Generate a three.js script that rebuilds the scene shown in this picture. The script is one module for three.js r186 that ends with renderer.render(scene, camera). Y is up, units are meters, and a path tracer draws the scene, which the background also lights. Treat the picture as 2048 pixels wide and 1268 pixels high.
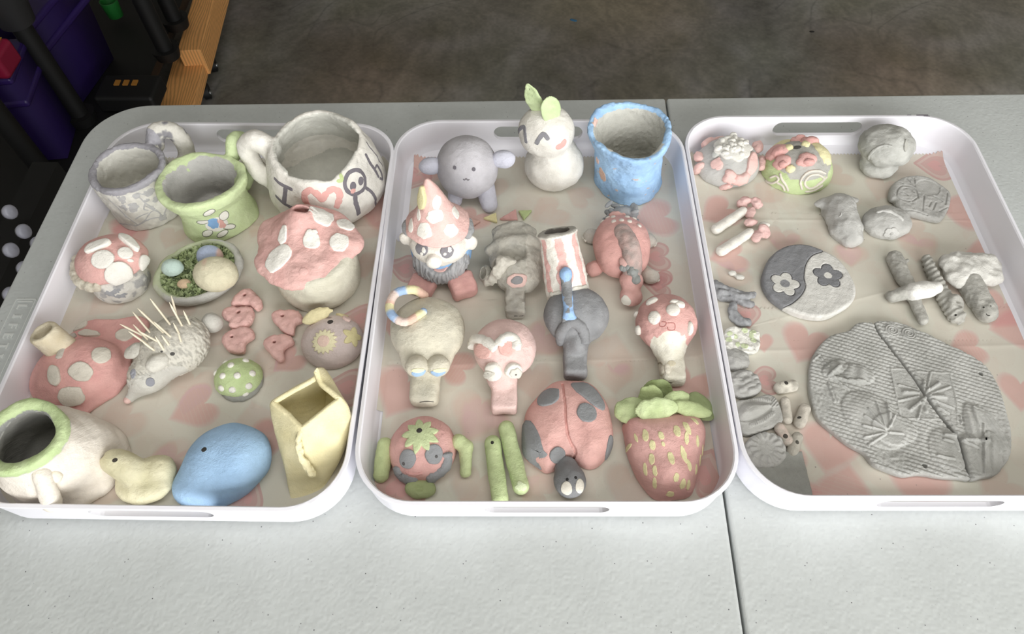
import * as THREE from 'three';
import { mergeGeometries, mergeVertices, toCreasedNormals } from 'three/addons/utils/BufferGeometryUtils.js';
import { RoundedBoxGeometry } from 'three/addons/geometries/RoundedBoxGeometry.js';
import { TextGeometry } from 'three/addons/geometries/TextGeometry.js';
import { FontLoader } from 'three/addons/loaders/FontLoader.js';
import { RectAreaLightUniformsLib } from 'three/addons/lights/RectAreaLightUniformsLib.js';
import { Brush, Evaluator, SUBTRACTION } from 'three-bvh-csg';

// ---------- camera, sky, daylight, exposure ----------
const TOP = 0.74;                       // table top above the floor
const FLOOR = TOP + 0.0048;             // upper side of the paper in the trays
const scene = new THREE.Scene();
const camera = new THREE.PerspectiveCamera(48.13, 2048 / 1268, 0.02, 60);
camera.position.set(0.6831, TOP + 0.7731, 0.9068);
{
  const pitch = 1.0031, yaw = -0.0192, roll = -0.0144;
  const fw = new THREE.Vector3(Math.sin(yaw) * Math.cos(pitch), -Math.sin(pitch), -Math.cos(yaw) * Math.cos(pitch));
  const r0 = new THREE.Vector3(Math.cos(yaw), 0, Math.sin(yaw)), u0 = r0.clone().cross(fw);
  const r = r0.clone().multiplyScalar(Math.cos(roll)).addScaledVector(u0, Math.sin(roll));
  const u = r0.clone().multiplyScalar(-Math.sin(roll)).addScaledVector(u0, Math.cos(roll));
  camera.quaternion.setFromRotationMatrix(new THREE.Matrix4().makeBasis(r, u, fw.clone().negate()));
}
scene.background = new THREE.Color(0.86, 0.93, 1.0);          // overcast sky outside the open garage door
scene.backgroundIntensity = 3.0;
RectAreaLightUniformsLib.init();
{
  const day = new THREE.RectAreaLight(0xfffdf8, 9.6, 4.9, 1.75);   // daylight through the open door above the table height
  day.position.set(2.75, 1.66, 2.76);
  day.lookAt(2.75, 1.3, 0);
  day.name = 'daylight_in_doorway';
  scene.add(day);
}
const renderer = new THREE.WebGLRenderer({ antialias: true });
renderer.toneMapping = THREE.LinearToneMapping;
renderer.toneMappingExposure = 0.56;
renderer.shadowMap.enabled = true;

// ---------- small helpers ----------
const { hypot, abs, min, max, sin, cos, atan2, PI, sqrt, floor: fl } = Math;
let seedState = 1234567;
const rnd = () => { seedState = (seedState * 1664525 + 1013904223) >>> 0; return seedState / 4294967296; };
const rr = (a, b) => a + (b - a) * rnd();
function h3(i, j, k) { let h = Math.imul(i, 374761393) + Math.imul(j, 668265263) + Math.imul(k, 1440662683); h = Math.imul(h ^ (h >>> 13), 1274126177); h ^= h >>> 16; return (h & 0xffff) / 32767.5 - 1; }
function vn(x, y, z) {
  const i = fl(x), j = fl(y), k = fl(z); let u = x - i, v = y - j, w = z - k;
  u = u * u * (3 - 2 * u); v = v * v * (3 - 2 * v); w = w * w * (3 - 2 * w);
  const a = h3(i, j, k), b = h3(i + 1, j, k), c = h3(i, j + 1, k), d = h3(i + 1, j + 1, k), e = h3(i, j, k + 1), f = h3(i + 1, j, k + 1), g = h3(i, j + 1, k + 1), h = h3(i + 1, j + 1, k + 1);
  const p = a + (b - a) * u, q = c + (d - c) * u, r = e + (f - e) * u, s = g + (h - g) * u, m = p + (q - p) * v, n = r + (s - r) * v;
  return m + (n - m) * w;
}
const fbm = (x, y, z) => vn(x, y, z) * 0.6 + vn(x * 2.1 + 7, y * 2.1, z * 2.1) * 0.3 + vn(x * 4.3, y * 4.3 + 3, z * 4.3) * 0.15;
const colorCache = new Map();
const C = (hex) => { if (Array.isArray(hex)) return hex; if (!colorCache.has(hex)) { const c = new THREE.Color(hex), l = 0.3 * c.r + 0.59 * c.g + 0.11 * c.b; const warm = c.r > c.g * 1.5 && c.r > 0.45 ? 0.14 : 0; colorCache.set(hex, [c.r, c.g, c.b].map((v) => { const w = Math.pow(v + (l - v) * 0.1, 0.84); return w + (0.85 - w) * warm; })); } return colorCache.get(hex); };
const mixc = (a, b, t) => { a = C(a); b = C(b); t = max(0, min(1, t)); return [a[0] + (b[0] - a[0]) * t, a[1] + (b[1] - a[1]) * t, a[2] + (b[2] - a[2]) * t]; };
const st = (a, b, x) => { x = max(0, min(1, (x - a) / (b - a))); return x * x * (3 - 2 * x); };

// ---------- signed distance shapes, in millimetres, y up; each is { f, b: [x0,y0,z0,x1,y1,z1] } ----------
const smin = (a, b, k) => { if (k <= 0) return min(a, b); const h = max(k - abs(a - b), 0) / k; return min(a, b) - h * h * k * 0.25; };
const smax = (a, b, k) => -smin(-a, -b, k);
const bb = (x, y, z, a, b, c) => [x - a, y - b, z - c, x + a, y + b, z + c];
function rotInv(e) { if (!e) return null; const m = new THREE.Matrix4().makeRotationFromEuler(new THREE.Euler(e[0] * PI / 180, e[1] * PI / 180, e[2] * PI / 180, 'YXZ')).elements; return [m[0], m[1], m[2], m[4], m[5], m[6], m[8], m[9], m[10]]; }
const sp = (c, r) => ({ f: (x, y, z) => hypot(x - c[0], y - c[1], z - c[2]) - r, b: bb(...c, r, r, r) });
function el(c, r, e) {
  const m = rotInv(e), R = e ? max(...r) : 0, [rx, ry, rz] = r;
  return { f: (x, y, z) => { x -= c[0]; y -= c[1]; z -= c[2]; if (m) { const a = m[0] * x + m[1] * y + m[2] * z, b = m[3] * x + m[4] * y + m[5] * z; z = m[6] * x + m[7] * y + m[8] * z; x = a; y = b; }
    const k0 = hypot(x / rx, y / ry, z / rz), k1 = hypot(x / rx / rx, y / ry / ry, z / rz / rz); return k1 < 1e-9 ? -min(rx, ry, rz) : k0 * (k0 - 1) / k1; }, b: e ? bb(...c, R, R, R) : bb(...c, rx, ry, rz) };
}
function cp(a, b, ra, rb = ra) {
  const dx = b[0] - a[0], dy = b[1] - a[1], dz = b[2] - a[2], L = dx * dx + dy * dy + dz * dz || 1e-6, R = max(ra, rb);
  return { f: (x, y, z) => { const px = x - a[0], py = y - a[1], pz = z - a[2], t = max(0, min(1, (px * dx + py * dy + pz * dz) / L)); return hypot(px - dx * t, py - dy * t, pz - dz * t) - (ra + (rb - ra) * t); },
    b: [min(a[0], b[0]) - R, min(a[1], b[1]) - R, min(a[2], b[2]) - R, max(a[0], b[0]) + R, max(a[1], b[1]) + R, max(a[2], b[2]) + R] };
}
function curvePts(pts, n, closed = false) { const c = new THREE.CatmullRomCurve3(pts.map((p) => new THREE.Vector3(...p)), closed, 'centripetal'); return c.getPoints(n).map((v) => [v.x, v.y, v.z]); }
function tb(pts, r0, r1 = r0, n = 14) { const q = curvePts(pts, n), ss = []; for (let i = 0; i < n; i++) ss.push(cp(q[i], q[i + 1], r0 + (r1 - r0) * i / n, r0 + (r1 - r0) * (i + 1) / n)); return U(1, ...ss); }
function bx(c, h, r = 2, e) {
  const m = rotInv(e), R = e ? hypot(...h) : 0;
  return { f: (x, y, z) => { x -= c[0]; y -= c[1]; z -= c[2]; if (m) { const a = m[0] * x + m[1] * y + m[2] * z, b = m[3] * x + m[4] * y + m[5] * z; z = m[6] * x + m[7] * y + m[8] * z; x = a; y = b; }
    const X = abs(x) - h[0] + r, Y = abs(y) - h[1] + r, Z = abs(z) - h[2] + r; return hypot(max(X, 0), max(Y, 0), max(Z, 0)) + min(max(X, Y, Z), 0) - r; }, b: e ? bb(...c, R, R, R) : bb(...c, ...h) };
}
function to(c, R, r, e) { const m = rotInv(e), q = R + r; return { f: (x, y, z) => { x -= c[0]; y -= c[1]; z -= c[2]; if (m) { const a = m[0] * x + m[1] * y + m[2] * z, b = m[3] * x + m[4] * y + m[5] * z; z = m[6] * x + m[7] * y + m[8] * z; x = a; y = b; } return hypot(hypot(x, z) - R, y) - r; }, b: bb(...c, q, q, q) }; }
const merge = (bs) => bs.reduce((a, b) => [min(a[0], b[0]), min(a[1], b[1]), min(a[2], b[2]), max(a[3], b[3]), max(a[4], b[4]), max(a[5], b[5])]);
const U = (k, ...s) => ({ f: (x, y, z) => { let d = 1e9; for (let i = 0; i < s.length; i++) d = smin(d, s[i].f(x, y, z), k); return d; }, b: merge(s.map((q) => q.b)) });
const D = (k, a, ...s) => ({ f: (x, y, z) => { let d = a.f(x, y, z); for (let i = 0; i < s.length; i++) d = smax(d, -s[i].f(x, y, z), k); return d; }, b: a.b });
const I = (k, a, c) => ({ f: (x, y, z) => smax(a.f(x, y, z), c.f(x, y, z), k), b: [0, 1, 2].map((i) => max(a.b[i], c.b[i])).concat([3, 4, 5].map((i) => min(a.b[i], c.b[i]))) });
const N = (a, amp = 0.8, s = 14, amp2 = 0.25, s2 = 4) => ({ f: (x, y, z) => { const d = a.f(x, y, z); return abs(d) > 12 ? d : d + amp * vn(x / s + 3.7, y / s, z / s) + amp2 * vn(x / s2, y / s2 + 9, z / s2); }, b: a.b });
const cut = (a, k = 2, y0 = 0) => ({ f: (x, y, z) => smax(a.f(x, y, z), y0 - y, k), b: [a.b[0], max(a.b[1], y0 - 1), ...a.b.slice(2)] });
const fn = (f, b) => ({ f, b });
function poly2(P) {                                         // distance to a closed outline [[x,z],...]
  return (x, z) => { let d = 1e18, s = 1; const n = P.length; for (let i = 0, j = n - 1; i < n; j = i++) { const ex = P[j][0] - P[i][0], ez = P[j][1] - P[i][1], wx = x - P[i][0], wz = z - P[i][1], t = max(0, min(1, (wx * ex + wz * ez) / (ex * ex + ez * ez || 1e-9))), bx_ = wx - ex * t, bz = wz - ez * t, q = bx_ * bx_ + bz * bz; if (q < d) d = q;
    const c1 = z >= P[i][1], c2 = z < P[j][1], c3 = ex * wz > ez * wx; if ((c1 && c2 && c3) || (!c1 && !c2 && !c3)) s = -s; } return s * sqrt(d); };
}
const smooth2 = (P, n) => curvePts(P.map((p) => [p[0], 0, p[1]]), n, true).slice(0, -1).map((p) => [p[0], p[2]]);
function po(P, y0, y1, r = 2, hf) {                         // an outline given thickness, edges rounded by r, hf(x,z) adds relief on top
  const d2 = poly2(P), xs = P.map((p) => p[0]), zs = P.map((p) => p[1]);
  return { f: (x, y, z) => { const a = d2(x, z) + r, t = hf && a < 6 ? y1 + hf(x, z, a - r) : y1, q = max(y - t, y0 - y) + r; return hypot(max(a, 0), max(q, 0)) + min(max(a, q), 0) - r; }, b: [min(...xs), y0, min(...zs), max(...xs), y1 + (hf ? 7 : 0), max(...zs)] };
}
function pot(o) {                                           // hollow thrown shape: R(y, angle) outer radius, h(angle), wall, bot
  const M = o.max;
  return fn((x, y, z) => { const sx = o.lean ? o.lean(y) : null; if (sx) { x -= sx[0]; z -= sx[1]; } const r = hypot(x, z), th = atan2(z, x), R = o.R(y, th), H = o.h(th);
    const body = smax(smax((r - R) * 0.85, y - H, 5), -y, 3), cav = smax((r - (R - o.wall)) * 0.85, o.bot - y, 10); return smax(body, -cav, o.lip ?? 5); }, [-M, -1, -M, M, o.top, M]);
}

// ---------- meshing ----------
function nets(s, cell) {
  const f = s.f, p = cell * 2.5, x0 = s.b[0] - p, y0 = s.b[1] - p, z0 = s.b[2] - p, nx = Math.ceil((s.b[3] + p - x0) / cell) + 1, ny = Math.ceil((s.b[4] + p - y0) / cell) + 1, nz = Math.ceil((s.b[5] + p - z0) / cell) + 1;
  const F = new Float32Array(nx * ny * nz).fill(1), B = 5, hd = (B + 1) * cell * 0.87;
  for (let k = 0; k < nz; k += B) for (let j = 0; j < ny; j += B) for (let i = 0; i < nx; i += B) {
    const d = f(x0 + (i + 2) * cell, y0 + (j + 2) * cell, z0 + (k + 2) * cell), far = abs(d) > hd * 2.2;
    for (let c = k; c < min(k + B, nz); c++) for (let b = j; b < min(j + B, ny); b++) for (let a = i; a < min(i + B, nx); a++) F[a + nx * (b + ny * c)] = far ? d : f(x0 + a * cell, y0 + b * cell, z0 + c * cell);
  }
  const id = new Int32Array(nx * ny * nz).fill(-1), V = [], T = [], o = [0, 1, nx, nx + 1, nx * ny, nx * ny + 1, nx * ny + nx, nx * ny + nx + 1];
  const E = [[0, 1], [2, 3], [4, 5], [6, 7], [0, 2], [1, 3], [4, 6], [5, 7], [0, 4], [1, 5], [2, 6], [3, 7]];
  for (let k = 0; k < nz - 1; k++) for (let j = 0; j < ny - 1; j++) for (let i = 0; i < nx - 1; i++) {
    const q = i + nx * (j + ny * k); let m = 0; for (let c = 0; c < 8; c++) if (F[q + o[c]] < 0) m |= 1 << c;
    if (m === 0 || m === 255) continue;
    let sx = 0, sy = 0, sz = 0, n = 0;
    for (const [a, b] of E) { const A = F[q + o[a]], Bv = F[q + o[b]]; if ((A < 0) === (Bv < 0)) continue; const t = A / (A - Bv); sx += (a & 1) + ((b & 1) - (a & 1)) * t; sy += ((a >> 1) & 1) + (((b >> 1) & 1) - ((a >> 1) & 1)) * t; sz += (a >> 2) + ((b >> 2) - (a >> 2)) * t; n++; }
    id[q] = V.length / 3; V.push(x0 + (i + sx / n) * cell, y0 + (j + sy / n) * cell, z0 + (k + sz / n) * cell);
  }
  const quad = (a, b, c, d, flip) => { if (flip) T.push(a, c, b, a, d, c); else T.push(a, b, c, a, c, d); };
  for (let k = 1; k < nz - 1; k++) for (let j = 1; j < ny - 1; j++) for (let i = 1; i < nx - 1; i++) {
    const q = i + nx * (j + ny * k), s0 = F[q] < 0;
    if (s0 !== (F[q + 1] < 0)) quad(id[q - nx - nx * ny], id[q - nx * ny], id[q], id[q - nx], !s0);
    if (s0 !== (F[q + nx] < 0)) quad(id[q - 1 - nx * ny], id[q - 1], id[q], id[q - nx * ny], !s0);
    if (s0 !== (F[q + nx * ny] < 0)) quad(id[q - 1 - nx], id[q - nx], id[q], id[q - 1], !s0);
  }
  return { V, T };
}
// vertices in mm + triangles + paint -> geometry in metres; paint is a colour or (x,y,z) => colour of the clay or slip at that spot
function geo(V, T, paint, mot = 0.05) {
  const n = V.length / 3, pos = new Float32Array(V.length), col = new Float32Array(V.length), uv = new Float32Array(n * 2), isF = typeof paint === 'function', base = isF ? null : C(paint);
  for (let i = 0; i < n; i++) {
    const x = V[3 * i], y = V[3 * i + 1], z = V[3 * i + 2], c = isF ? C(paint(x, y, z)) : base, m = 1 + mot * (vn(x / 9 + 5, y / 9, z / 9) + 0.7 * vn(x / 3, y / 3 + 2, z / 3));
    pos[3 * i] = x * 0.001; pos[3 * i + 1] = y * 0.001; pos[3 * i + 2] = z * 0.001; col[3 * i] = c[0] * m; col[3 * i + 1] = c[1] * m; col[3 * i + 2] = c[2] * m;
    uv[2 * i] = (x - 0.25 * y) / 45; uv[2 * i + 1] = (z - 0.9 * y) / 45;
  }
  const g = new THREE.BufferGeometry(); g.setAttribute('position', new THREE.BufferAttribute(pos, 3)); g.setAttribute('color', new THREE.BufferAttribute(col, 3)); g.setAttribute('uv', new THREE.BufferAttribute(uv, 2)); g.setIndex(T); g.computeVertexNormals(); return g;
}
const grad = (f, p, e = 0.4) => { const [x, y, z] = p, a = f(x + e, y, z) - f(x - e, y, z), b = f(x, y + e, z) - f(x, y - e, z), c = f(x, y, z + e) - f(x, y, z - e), l = hypot(a, b, c) || 1; return [a / l, b / l, c / l]; };
function onto(f, p) { p = [...p]; for (let i = 0; i < 6; i++) { const d = f(...p), n = grad(f, p); p[0] -= n[0] * d * 0.9; p[1] -= n[1] * d * 0.9; p[2] -= n[2] * d * 0.9; } return p; }
function basis(n, turn = 0) { let t = abs(n[0]) > 0.92 ? [0, 0, -1] : [1, 0, 0]; const d = t[0] * n[0] + t[1] * n[1] + t[2] * n[2]; t = t.map((v, i) => v - d * n[i]); const l = hypot(...t); t = t.map((v) => v / l); const u = [n[1] * t[2] - n[2] * t[1], n[2] * t[0] - n[0] * t[2], n[0] * t[1] - n[1] * t[0]], c = cos(turn), s = sin(turn); return [t.map((v, i) => v * c + u[i] * s), u.map((v, i) => v * c - t[i] * s)]; }
// ringed cap over a star-shaped outline that lies on a body; prof: [radius share, height share]
const PROF = [[0.35, 1], [0.7, 1], [0.88, 0.97], [0.96, 0.8], [1, 0.4], [1.01, -0.5]];
function ringCap(f, centre, outline, t, paint, prof = PROF, mot) {
  const V = [], T = [], n = outline.length, put = (p, h) => { const q = onto(f, p), g = grad(f, q); V.push(q[0] + g[0] * h, q[1] + g[1] * h, q[2] + g[2] * h); };
  put(centre, t * (prof[0][1]));
  for (const [s, h] of prof) for (const o of outline) put(centre.map((c, i) => c + (o[i] - c) * s), h < 0 ? h : t * h);
  for (let j = 0; j < n; j++) T.push(0, 1 + j, 1 + (j + 1) % n);
  for (let k = 0; k + 1 < prof.length; k++) for (let j = 0; j < n; j++) { const a = 1 + k * n + j, b = 1 + k * n + (j + 1) % n; T.push(a, a + n, b, b, a + n, b + n); }
  const m = grad(f, centre), e = (i) => [V[3 * i], V[3 * i + 1], V[3 * i + 2]], a = e(0), b = e(1), c = e(1 + fl(n / 4)), u = b.map((v, i) => v - a[i]), w = c.map((v, i) => v - a[i]);
  if ((u[1] * w[2] - u[2] * w[1]) * m[0] + (u[2] * w[0] - u[0] * w[2]) * m[1] + (u[0] * w[1] - u[1] * w[0]) * m[2] < 0) for (let i = 0; i < T.length; i += 3) { const q = T[i + 1]; T[i + 1] = T[i + 2]; T[i + 2] = q; }
  return geo(V, T, paint, mot);
}
// a pellet or slip spot pressed on a body at c: shape(angle) is a share of the radius
function spot(f, c, rx, ry = rx, { t = 1.6, turn = 0, paint = WHITE, shape, n = 22, prof, wob = 0.07 } = {}) {
  c = onto(f, c); const g = grad(f, c), [a, b] = basis(g, turn * PI / 180), ph = rnd() * 9, out = [];
  for (let i = 0; i < n; i++) { const th = i / n * 2 * PI, k = (shape ? shape(th) : 1) * (1 + wob * vn(2 * cos(th) + ph, 2 * sin(th), ph)); const x = rx * k * cos(th), y = ry * k * sin(th); out.push(c.map((v, j) => v + a[j] * x + b[j] * y)); }
  return ringCap(f, c, out, t, paint, prof);
}
const STAR = (k, deep, ph = 0) => (th) => { const u = ((th - ph) / (2 * PI) * k % 1 + 1) % 1; return 1 - deep * (1 - abs(2 * u - 1)) * 1; };
const PETAL = (k, deep, ph = 0) => (th) => 1 - deep + deep * abs(cos((th - ph) * k / 2));
const HEART = (th) => { const a = atan2(sin(th), cos(th)), s = sin(a); return (2 - 2 * s + s * sqrt(abs(cos(a))) / (s + 1.4)) / 3.6; };
// an outline of points that lie on the body
function blotch(f, pts, t, paint, mot) { const q = curvePts(pts, max(20, pts.length * 4), true).slice(0, -1), c = [0, 1, 2].map((i) => pts.reduce((s, p) => s + p[i], 0) / pts.length); return ringCap(f, onto(f, c), q, t, paint, PROF, mot); }
// a brushed or rolled line that follows the body
function stroke(f, pts, w, t, paint, { closed = false, taper = 0, wob = 0.12, round = 0 } = {}) {
  const L = pts.reduce((s, p, i) => i ? s + hypot(...p.map((v, k) => v - pts[i - 1][k])) : 0, 0), n = max(6, Math.ceil(L / 1.6)), q = pts.length > 1 ? (pts.length > 2 || closed ? curvePts(pts, n, closed) : Array.from({ length: n + 1 }, (_, i) => pts[0].map((v, k) => v + (pts[1][k] - v) * i / n))) : [], V = [], T = [], ph = rnd() * 99;
  const S = q.map((p) => onto(f, p)), K = round ? [[-1, -0.5], [-0.92, 0.35], [-0.6, 0.8], [0, 1], [0.6, 0.8], [0.92, 0.35], [1, -0.5]] : [[-1.03, -0.6], [-1, 0.6], [-0.8, 1], [0.8, 1], [1, 0.6], [1.03, -0.6]], m = K.length;
  for (let i = 0; i <= n; i++) {
    const a = S[max(0, i - 1)], b = S[min(n, i + 1)], p = S[i], g = grad(f, p); let tx = b.map((v, k) => v - a[k]); const l = hypot(...tx) || 1; tx = tx.map((v) => v / l);
    const s = [g[1] * tx[2] - g[2] * tx[1], g[2] * tx[0] - g[0] * tx[2], g[0] * tx[1] - g[1] * tx[0]], u = i / n, end = closed ? 1 : sqrt(max(0, 1 - Math.pow(abs(2 * u - 1), max(6, n / 2)))) * 0.7 + 0.3;
    const ww = w / 2 * (1 - taper * u) * end * (1 + wob * vn(i * 0.7, ph, 0));
    for (const [k, h] of K) { const hh = h < 0 ? h : t * h * (closed || (i > 0 && i < n) ? 1 : 0) - (closed || (i > 0 && i < n) ? 0 : 0.4); V.push(p[0] + s[0] * k * ww + g[0] * hh, p[1] + s[1] * k * ww + g[1] * hh, p[2] + s[2] * k * ww + g[2] * hh); }
  }
  for (let i = 0; i < n; i++) for (let k = 0; k + 1 < m; k++) { const a = i * m + k, b = a + m; T.push(a, a + 1, b, a + 1, b + 1, b); }
  return geo(V, T, paint);
}
const jn = (...g) => mergeGeometries(g.flat().map((q) => q));

// ---------- clay material: fine grain and brush scratches ----------
function noiseTexture(n, fnPix, srgb) { const d = new Uint8Array(n * n * 4); for (let y = 0; y < n; y++) for (let x = 0; x < n; x++) { const v = fnPix(x, y), o = 4 * (y * n + x); if (Array.isArray(v)) { d[o] = v[0]; d[o + 1] = v[1]; d[o + 2] = v[2]; } else d[o] = d[o + 1] = d[o + 2] = max(0, min(255, v)); d[o + 3] = 255; } const t = new THREE.DataTexture(d, n, n); t.wrapS = t.wrapT = THREE.RepeatWrapping; t.magFilter = THREE.LinearFilter; t.minFilter = THREE.LinearMipmapLinearFilter; t.generateMipmaps = true; if (srgb) t.colorSpace = THREE.SRGBColorSpace; t.needsUpdate = true; return t; }
function tileNoise(u, v, k, s) { // periodic value noise, period k
  const i = fl(u * k), j = fl(v * k); let a = u * k - i, b = v * k - j; a = a * a * (3 - 2 * a); b = b * b * (3 - 2 * b); const w = (q) => ((q % k) + k) % k, g = (p, q) => h3(w(p), w(q), s);
  const x = g(i, j) + (g(i + 1, j) - g(i, j)) * a, y = g(i, j + 1) + (g(i + 1, j + 1) - g(i, j + 1)) * a; return x + (y - x) * b;
}
const grain = noiseTexture(512, (x, y) => { const u = x / 512, v = y / 512; return 128 + 26 * tileNoise(u, v, 64, 1) + 30 * tileNoise(u, v, 24, 2) + 44 * tileNoise(u, v, 9, 3) + 12 * tileNoise(u, v, 160, 4) - 60 * Math.pow(max(0, 1 - abs(tileNoise(u, v, 12, 61)) * 14), 2) * max(0, tileNoise(u, v, 7, 62)); });
const clayMat = new THREE.MeshStandardMaterial({ color: 0xffffff, vertexColors: true, roughness: 0.88, bumpMap: grain, bumpScale: 0.001 });
const WHITE = '#e9e5dc', GREY = '#a9a8a3', LGREY = '#bdbab2', BEIGE = '#cbc6b4', PINK = '#dd9a90', ROSE = '#cf7f78', GREEN = '#bcd090', BLUE = '#88b4e2', YELLOW = '#e8dba6', LAV = '#b9b7c4', SLATE = '#6f6f75', INK = '#6a656d', CREAM = '#e6dcc4', BLUSH = '#dcaaa2', WARM = '#e4dacd';

// ---------- naming and placing ----------
const taken = new Map();
function numbered(n) { const k = taken.get(n) ?? 0; taken.set(n, k + 1); return k ? n + '_' + String(k).padStart(3, '0') : n; }
function shade(o) { o.castShadow = true; o.receiveShadow = true; return o; }
let T0 = null, CUR = null;                                   // thing being built, body under the brush
function thing(name, label, category, [x, z], { turn = 0, group, y = FLOOR } = {}) { const g = new THREE.Group(); g.name = numbered(name); g.position.set(x, y, z); g.rotation.y = turn * PI / 180; g.userData = { label, category }; if (group) g.userData.group = group; scene.add(g); T0 = g; g.updateMatrixWorld(); return g; }
function part(name, g, { mat = clayMat, to: parent = T0, label, kind } = {}) { const m = shade(new THREE.Mesh(g, mat)); m.name = name; if (label) m.userData.label = label; if (kind) m.userData.kind = kind; parent.add(m); return m; }
function clay(name, s, cell, paint, o = {}) { CUR = s.f; const { V, T } = nets(s, cell); return part(name, geo(V, T, paint, o.mot), o); }
const single = (name, label, category, at, s, cell, paint, o = {}) => { const t = thing(name, label, category, at, o); clay(o.part ?? 'body', s, cell, paint, o.mot !== undefined ? { mot: o.mot } : {}); return t; };
function structure(o, name) { o.name = name; o.userData.kind = 'structure'; scene.add(o); return shade(o); }
// ---------- room: a garage with its door open behind the viewer ----------
const box = (w, h, d, x, y, z) => { const g = new THREE.BoxGeometry(w, h, d); g.translate(x, y, z); return g; };
{
  const conc = noiseTexture(1024, (x, y) => {
    const u = x / 1024, v = y / 1024, w = 0.045 * tileNoise(u, v, 5, 21) + 0.02 * tileNoise(u, v, 13, 22), a = tileNoise(u + w, v * 1 + w, 6, 5), b = tileNoise(u + 2 * w, v - w, 18, 6), c = tileNoise(u - w, v + 3 * w, 60, 7), e = tileNoise(u, v, 210, 8), q = tileNoise(u + w, v, 4, 9);
    const sw = Math.pow(max(0, 1 - abs(tileNoise(u + 2.5 * w, v + 1.5 * w, 9, 31)) * 9), 2);
    const k = 1 + 0.12 * a + 0.1 * b + 0.07 * c + 0.06 * e - 0.14 * sw * (b > 0 ? 1 : 0.3), r = 122 + 7 * q, g = 116 + 2 * a, bl = 106 - 6 * q + 4 * b; return [r * k, g * k, bl * k].map((s) => max(0, min(255, s)));
  }, true);
  const floorMat = new THREE.MeshStandardMaterial({ map: conc, roughness: 0.62 });
  const g = new THREE.BoxGeometry(7.6, 0.1, 6.8); g.translate(1.8, -0.05, -0.54);
  const uv = g.attributes.uv, p = g.attributes.position; for (let i = 0; i < uv.count; i++) uv.setXY(i, p.getX(i) / 1.7 + 0.13, p.getZ(i) / 1.7 + 0.31);
  structure(new THREE.Mesh(g, floorMat), 'floor');
  const wallMat = new THREE.MeshStandardMaterial({ color: '#a5a29a', roughness: 0.9 });
  structure(new THREE.Mesh(box(7.6, 2.8, 0.12, 1.8, 1.4, -3.94), wallMat), 'wall_back');
  structure(new THREE.Mesh(box(0.12, 2.8, 6.8, -2.04, 1.4, -0.54), wallMat), 'wall_left');
  structure(new THREE.Mesh(box(0.12, 2.8, 6.8, 5.64, 1.4, -0.54), wallMat), 'wall_right');
  structure(new THREE.Mesh(box(7.6, 0.12, 6.8, 1.8, 2.82, -0.54), wallMat), 'ceiling');
  structure(new THREE.Mesh(mergeGeometries([box(2.25, 2.76, 0.12, -0.855, 1.38, 2.8), box(0.34, 2.76, 0.12, 5.41, 1.38, 2.8), box(4.97, 0.2, 0.12, 2.755, 2.66, 2.8)]), wallMat), 'wall_front');
  structure(new THREE.Mesh(box(14, 0.1, 12, 1.8, -0.06, 8.86), new THREE.MeshStandardMaterial({ color: '#a7a39a', roughness: 0.9 })), 'driveway');
}
// added unseen overhead panels: made-up fill light to brighten the trays
for (const [x, l] of [[0.1, 'added unseen overhead fill panel brightening the left tray'], [1.5, 'added unseen overhead fill panel brightening the right tray']]) {
  thing('added_fill_panel', l, 'added fill light', [x, 0.6], { y: 2.7, group: 'added overhead fill panels' });
  part('fill_housing', box(1.24, 0.05, 0.64, 0, 0.03, 0), { mat: new THREE.MeshStandardMaterial({ color: '#dcdcda', roughness: 0.5 }) });
  part('fill_diffuser', box(1.2, 0.006, 0.6, 0, 0.002, 0), { mat: new THREE.MeshStandardMaterial({ color: '#f4f4f0', emissive: '#fffdf9', emissiveIntensity: 1.2 }) });
  const a = new THREE.RectAreaLight(0xfffdf9, 4.5, 1.2, 0.6); a.position.set(0, -0.004, 0); a.rotation.x = -PI / 2; a.name = 'added_fill_glow'; T0.add(a);
}
// blue paint drip and a dark scrap on the concrete
{
  const drip = thing('paint_drip', 'small blue paint drip dried on the concrete floor', 'paint drip', [0.8677,-1.2701], { y: 0.0005 });
  part('drop', new THREE.CapsuleGeometry(0.006, 0.014, 4, 10).rotateZ(1.3).scale(1, 0.12, 1).rotateY(-0.4), { mat: new THREE.MeshStandardMaterial({ color: '#3c6f93', roughness: 0.6 }) });
  thing('leaf_scrap', 'tiny dark scrap lying on the concrete floor', 'scrap', [1.6705,-1.204], { y: 0.0005 });
  part('scrap', new THREE.IcosahedronGeometry(0.009, 1).scale(1, 0.2, 0.5), { mat: new THREE.MeshStandardMaterial({ color: '#1d1b19', roughness: 0.9 }) });
}
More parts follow.
